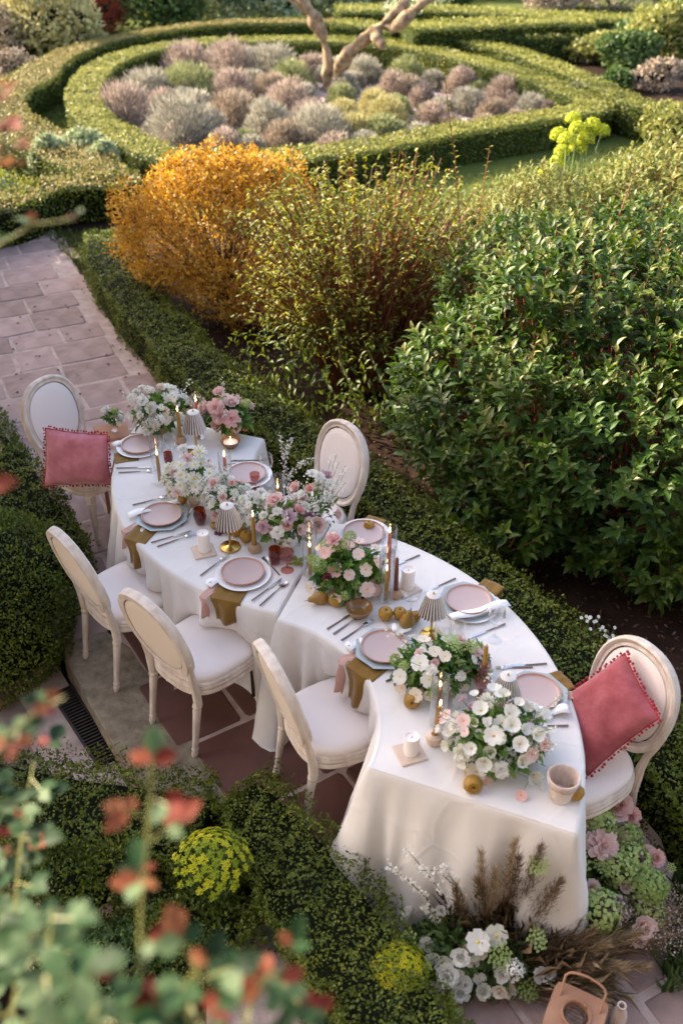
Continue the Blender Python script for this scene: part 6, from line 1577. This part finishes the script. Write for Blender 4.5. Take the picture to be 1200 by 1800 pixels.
for i in range(3):
    n2 = 420; dd = np.array([.75,-.35,.55]); Pn = np.array(tuple(fz))+rng.normal(size=(n2,3))*np.array([.05,.05,.03])+np.array([0,0,.05])
    o = leaves('grass_blade', Pn, unit(dd+rdir(n2)*.55), rdir(n2), .20*(.6+.6*rng.random(n2)), .0022, M['dry'], T_QUAD, rng.random(n2), ar2)
    Pt = Pn+unit(dd+rdir(n2)*.5)*(.20*(.7+.5*rng.random(n2)))[:,None]
    leaves('plume', Pt, rdir(n2), rdir(n2), .010, .008, M['lav_pink'], T_QUAD, rng.random(n2), ar2)

# box lantern, bottle
lc = G(1012,1782,.26); root = empty('box_lantern', (lc.x, lc.y, .012), 'tan square box lantern with a round opening and hoop handle at the bottom right edge', 'lantern', rz=math.radians(-28))
hb = .24
def ring_top(z, rout, rin, name, mat):
    mb = MB(); n = 40
    sq = []
    for j in range(n):
        a = 2*PI*j/n; p_ = 7; c_, s_ = math.cos(a), math.sin(a); sq.append((rout*math.copysign(abs(c_)**(2/p_), c_), rout*math.copysign(abs(s_)**(2/p_), s_)))
    R = [[(x, y, z-.012) for x, y in sq], [(x, y, z) for x, y in sq], [(x*.97, y*.97, z+.004) for x, y in sq], [(rin*math.cos(2*PI*j/n), rin*math.sin(2*PI*j/n), z+.004) for j in range(n)], [(rin*math.cos(2*PI*j/n), rin*math.sin(2*PI*j/n), z-.012) for j in range(n)]]
    mb.rings(R); return mb.build(name, mat, root)
ring_top(hb, .105, .050, 'lid', M['lantern'])
MB().lathe([(.056,hb+.003),(.058,hb+.010),(.052,hb+.012),(.048,hb+.008),(.048,hb-.02)], 36).build('collar', M['lantern'], root)
pl = MB().box((0,0,hb/2), (.018,.018,hb), bev=.003).mesh('post', M['lantern'])
for sx in (-.09,.09):
    for sy in (-.09,.09): link('post', pl, root, loc=(sx, sy, 0))
MB().box((0,0,.01), (.205,.205,.02), bev=.004).build('base', M['lantern'], root)
slm = MB().box((0,0,0), (.17,.006,.012)).mesh('slat', M['lantern'], False)
for k in range(7):
    for rzz, dx, dy in ((0,0,-.095),(0,0,.095),(PI/2,-.095,0),(PI/2,.095,0)): link('slat', slm, root, loc=(dx, dy, .04+k*.028), rot=(0,0,rzz))
MB().lathe([(.001,.021),(.044,.021),(.045,.03),(.045,hb-.005),(.043,hb-.005),(.043,.03),(.001,.026)], 30).build('glass_liner', M['glass'], root)
MB().lathe([(.001,.027),(.036,.027),(.036,.07),(.001,.068)], 24).build('candle', M['wax_white'], root)
hp = [(-.085,.0,hb+.0)]; hp = [(-.075,.04,hb-.0),(-.078,.085,hb+.05),(-.07,.11,hb+.07),(0,.118,hb+.078),(.07,.11,hb+.07),(.078,.085,hb+.05),(.075,.04,hb+.0)]
_hc = resample([(p_[0], p_[1]) for p_ in hp], .012); _hz = np.interp(np.linspace(0,1,len(_hc)), np.linspace(0,1,len(hp)), [p_[2] for p_ in hp])
MB().tube([(x_, y_, z_) for (x_, y_), z_ in zip(_hc.tolist(), _hz.tolist())], .005, 8).build('handle', M['lantern'], root)
bp = G(1088,1782,.12); o = MB().lathe([(.026,0),(.030,.006),(.031,.10),(.026,.125),(.016,.14),(.015,.165),(.018,.17),(.012,.17),(.011,.13),(.001,.12)], 26, cap=True).build('stone_bottle', M['oldpot']); o.location = (bp.x, bp.y, .012)
tag(o, 'small pale stone bottle standing beside the tan box lantern', 'bottle')

# euphorbia clumps in front (yellow)
def euphorbia(px, py, z, r, label, n=46, fs=.034):
    c = G(px, py, z); root = empty('yellow_euphorbia', (c.x, c.y, 0), label, 'plant', 'yellow euphorbia clumps in the front bed'); mb = MB()
    flm = None
    for i in range(n):
        a = i*2.4; rad = math.sqrt((i+.5)/n); d = Vector((math.cos(a)*rad, math.sin(a)*rad, 1.1-.75*rad*rad))
        tip = Vector((d.x*r, d.y*r, z-r*.3+d.z*r*.75)); mb.tube([(tip.x*.15, tip.y*.15, 0), (tip.x*.5, tip.y*.5, tip.z*.6), tuple(tip)], .0022, 4, cap=False)
        if flm is None:
            m2 = MB()
            for q in range(9):
                b_ = q*2.4; s = .9*math.sqrt(q/9); x, y = s*math.cos(b_), s*math.sin(b_); zz = .25-.2*s
                for (ux, uy) in ((.38,0),(-.38,0),(0,.38),(0,-.38)): m2.add([(x,y,zz),(x+ux*.6-uy*.35,y+uy*.6+ux*.35,zz+.12),(x+ux,y+uy,zz+.08),(x+ux*.6+uy*.35,y+uy*.6-ux*.35,zz+.12)], [(0,1,2,3)])
            flm = m2.mesh('flower_cluster', M['yellow'], False)
        link('flower_cluster', flm, root, loc=tip, rot=Vector((d.x*1.1, d.y*1.1, .8)).to_track_quat('Z','Y').to_euler(), scale=fs/2*random.uniform(.8,1.2))
    mb.build('stem', M['limestem'], root)
    k = 900; d = rdir(k); d[:,2] = np.abs(d[:,2]); P = d*np.array([r*.8, r*.8, z*.85])*(.2+.7*rng.random(k))[:,None]
    leaves('foliage', P, unit(d+np.array([0,0,.5])), rdir(k), .035, .007, M['mid_green'], T_QUAD, None, root)
euphorbia(372,1512,.40,.165,'round yellow flowered clump left of the diagonal hedge', 58, .044)
euphorbia(703,1700,.26,.115,'smaller yellow flowered clump at the bottom beside the white roses', 60, .036)
def spiky(px, py, r, label, mat='silver'):
    c = G(px, py, 0); root = empty('blue_spiky_plant', (c.x, c.y, 0), label, 'plant', 'blue grey spiky plants'); k = 160; d = rdir(k); d[:,2] = np.abs(d[:,2])+.15
    leaves('foliage', np.zeros((k,3))+np.array([0,0,.05])+d*.03, d, rdir(k), r*(.7+.5*rng.random(k)), r*.10, M[mat], T_LONG, rng.random(k)*.5, root)
M['bluegrey'] = foliage_mat('blue_grey_leaf', [(.08,.13,.13),(.18,.26,.27),(.3,.38,.36)], .2, None, 6, .3)
spiky(655,1795,.13,'blue grey spiky plant at the bottom edge left of the white roses','bluegrey'); spiky(620,1800,.11,'second blue grey spiky plant at the very bottom edge','bluegrey'); spiky(503,1665,.07,'small spiky tuft beside the diagonal hedge above the blurred leaves','bluegrey')
# white wild flowers
def wild(px, py, z, label, n=9, r=.05, fs=.02, tall=True):
    c = G(px, py, z); root = empty('white_wildflower', (c.x, c.y, 0), label, 'flower', 'small white wild flowers by the hedge'); mb = MB()
    for i in range(n):
        t = Vector((random.gauss(0, r), random.gauss(0, r*.6), z+random.gauss(0, r*.5))); mb.tube([(t.x*.2,t.y*.2,0),(t.x*.6,t.y*.6,t.z*.6),tuple(t)], .0015, 3, cap=False)
        put_flower(root, 'cosmos', 'p_white', t, fs, (random.uniform(-.5,.5), -.6, .8), 'eye', 0)
    mb.build('stem', M['stemgreen'], root)
wild(1033,1087,.42,'upper tuft of tiny white flowers under the glossy shrub',7,.025); wild(1060,1108,.38,'wider tuft of tiny white flowers under the glossy shrub',12,.045); wild(1075,1118,.36,'lowest right tuft of tiny white flowers by the glossy shrub',6,.02)
# blossoming twig by the far table corner
root = empty('blossom_twig', G(505,850,.3), 'white blossoming twigs rising behind the far table corner', 'branch'); mb = MB(); b_ = root.location
for path in ([(500,870,.35),(500,830,.45),(498,790,.5),(492,762,.55)],[(500,870,.35),(510,830,.5),(530,815,.55),(548,806,.6)],[(500,870,.35),(503,800,.5),(512,770,.6)],[(505,875,.3),(515,860,.45),(525,848,.5)]):
    q = [G(*p)-b_ for p in path]; mb.tube(q, [.003,.002,.0015,.001][:len(q)], 4, cap=False); m2 = 90; P = []
    for i in range(m2): t = random.uniform(.3, len(q)-1.02); k = int(t); P.append(tuple(q[k].lerp(q[k+1], t-k)))
    P = np.array(P)+rng.normal(size=(m2,3))*.009; leaves('blossom', P, rdir(m2), rdir(m2), .016, .013, M['p_white'], T_QUAD, None, root)
mb.tube([(0,0,0),(.02,.05,-.3)], .004, 5); mb.build('stem', M['twig'], root)

# ================================================================== FOREGROUND ROSE (close to the lens)
rl = np_mesh('leaf', np.array([(0,0,0),(-.30,.22,.05),(0,.25,-.02),(.30,.22,.05),(-.40,.52,.05),(0,.55,-.04),(.40,.52,.05),(-.22,.82,.0),(0,.85,-.07),(.22,.82,.0),(0,1.05,-.14)], float),
     np.array([(0,2,1,1),(0,3,2,2),(1,2,5,4),(2,3,6,5),(4,5,8,7),(5,6,9,8),(7,8,10,10),(8,9,10,10)]), M['rosegreen'], np.full(8,.5), True) if False else None
def rose_leaf(mat):
    mb = MB(); mb.add([(0,0,0),(-.28,.22,.06),(0,.25,-.02),(.28,.22,.06),(-.38,.52,.06),(0,.55,-.04),(.38,.52,.06),(-.22,.82,0),(0,.85,-.07),(.22,.82,0),(0,1.05,-.14)],
        [(0,2,1),(0,3,2),(1,2,5,4),(2,3,6,5),(4,5,8,7),(5,6,9,8),(7,8,10),(8,9,10)]); return mb.mesh('leaf', M[mat])
RLG, RLR = rose_leaf('rosegreen'), rose_leaf('rosered')
def rose_cane(path, label, nl, size, pr, spread=.05, name='rose_cane', facing=None, group='rose canes close to the lens'):
    q = [D(*p) for p in path]; o = q[0]; root = empty(name, o, label, 'rose', group); ql = [p-o for p in q]
    MB().tube(ql, [.0024]*(len(ql)-1)+[.0014], 6).build('cane', M['rosecane'], root)
    m_ = len(ql)-1; st = MB()
    for i in range(nl):
        t = (i+.3)/nl*m_*.999; k = int(t); p = ql[k].lerp(ql[k+1], t-k); a = i*2.4+random.uniform(-.4,.4)
        out = Vector((math.cos(a), math.sin(a)*.8, random.uniform(-.2,.6))).normalized(); e = p+out*spread*random.uniform(.5,1.2); st.tube([p, e], .0012, 3, cap=False)
        for (dd, off, s) in ((out, 0, 1), (out.cross(Vector((0,0,1)))+out*.3, -.3, .8), (-out.cross(Vector((0,0,1)))+out*.3, -.3, .8)):
            z = Vector((random.uniform(-.5,.5), random.uniform(-.6,.2), 1)).normalized(); y = Vector(dd).normalized(); x = y.cross(z).normalized(); z = x.cross(y)
            s_ = size*s*random.uniform(.7,1.15); b0 = e+out*off*spread*.5
            mt = Matrix(((x.x,y.x,z.x,b0.x),(x.y,y.y,z.y,b0.y),(x.z,y.z,z.z,b0.z),(0,0,0,1))) @ Matrix.Scale(s_, 4)
            red = random.random() < (pr(t/m_) if callable(pr) else pr)
            ob = bpy.data.objects.new('leaf', RLR if red else RLG); C.objects.link(ob); ob.parent = root; ob.matrix_local = mt
    st.build('leaf_stalk', M['rosecane'], root)['kind'] = 'stuff'
    return root
late = lambda t: .95 if t > .62 else .12
rose_cane([(250,1990,1.15),(245,1800,1.2),(248,1600,1.25),(262,1450,1.28),(268,1340,1.3)], 'blurred rose cane with a red leafed tip rising at the bottom left', 12, .040, lambda t: .75 if t > .6 else .05, .038)
rose_cane([(100,1990,1.1),(90,1820,1.15),(80,1700,1.2),(95,1600,1.25)], 'blurred green rose cane near the bottom left corner', 14, .042, .05, .05)
rose_cane([(330,1990,1.1),(330,1860,1.15),(335,1760,1.2),(350,1690,1.2)], 'blurred green rose cane with red buds right of the tall one', 16, .042, .15, .05)
rose_cane([(470,1990,1.15),(450,1880,1.2),(430,1790,1.25),(470,1720,1.25),(520,1700,1.3)], 'blurred rose cane arching right with crimson end leaves', 13, .040, lambda t: .6 if t > .7 else .1, .045)
rose_cane([(620,1990,1.2),(560,1880,1.25),(500,1800,1.3),(520,1740,1.3)], 'blurred green rose cane at the bottom edge, farthest to the right', 11, .040, .2, .05)
rose_cane([(180,1990,1.05),(190,1860,1.1),(170,1760,1.15)], 'blurred rose cane with large pale leaves at the bottom edge', 16, .044, .05, .055)
rose_cane([(30,1990,1.5),(25,1750,1.6),(30,1560,1.7),(45,1420,1.8),(60,1340,1.9)], 'sharper rose cane with silvery leaves at the left edge', 20, .040, .15, .06)
rose_cane([(-60,1700,1.7),(-20,1580,1.8),(10,1500,1.85),(60,1450,1.9)], 'rose cane with mixed leaves reaching in from the left edge', 16, .050, .2, .06)
rose_cane([(-20,1950,1.4),(10,1800,1.5),(60,1680,1.6),(110,1600,1.65)], 'leafy rose cane in the lower left corner behind the blurred ones', 18, .050, .1, .06)
rose_cane([(-60,1330,1.2),(20,1290,1.25),(60,1255,1.3),(115,1225,1.3)], 'thin blurred rose shoot reaching in at the left edge over the paving', 5, .028, .4, .022)
rose_cane([(-80,1230,1.3),(-10,1260,1.3),(20,1310,1.3)], 'blurred green rose shoot at the left edge over the drain', 4, .035, .1, .03)
rose_cane([(-20,150,1.5),(5,225,1.5),(22,310,1.5)], 'blurred rose shoot with crimson leaves at the upper left edge', 11, .036, .95, .03)
rose_cane([(-70,520,1.5),(0,430,1.5),(60,395,1.5),(135,385,1.5)], 'blurred thin shoot crossing the upper left over the paving', 6, .022, .2, .025)
rose_cane([(-60,880,1.2),(-20,820,1.2),(0,780,1.2)], 'blurred yellowish rose leaf at the left edge over the low hedge', 2, .035, .4, .02)
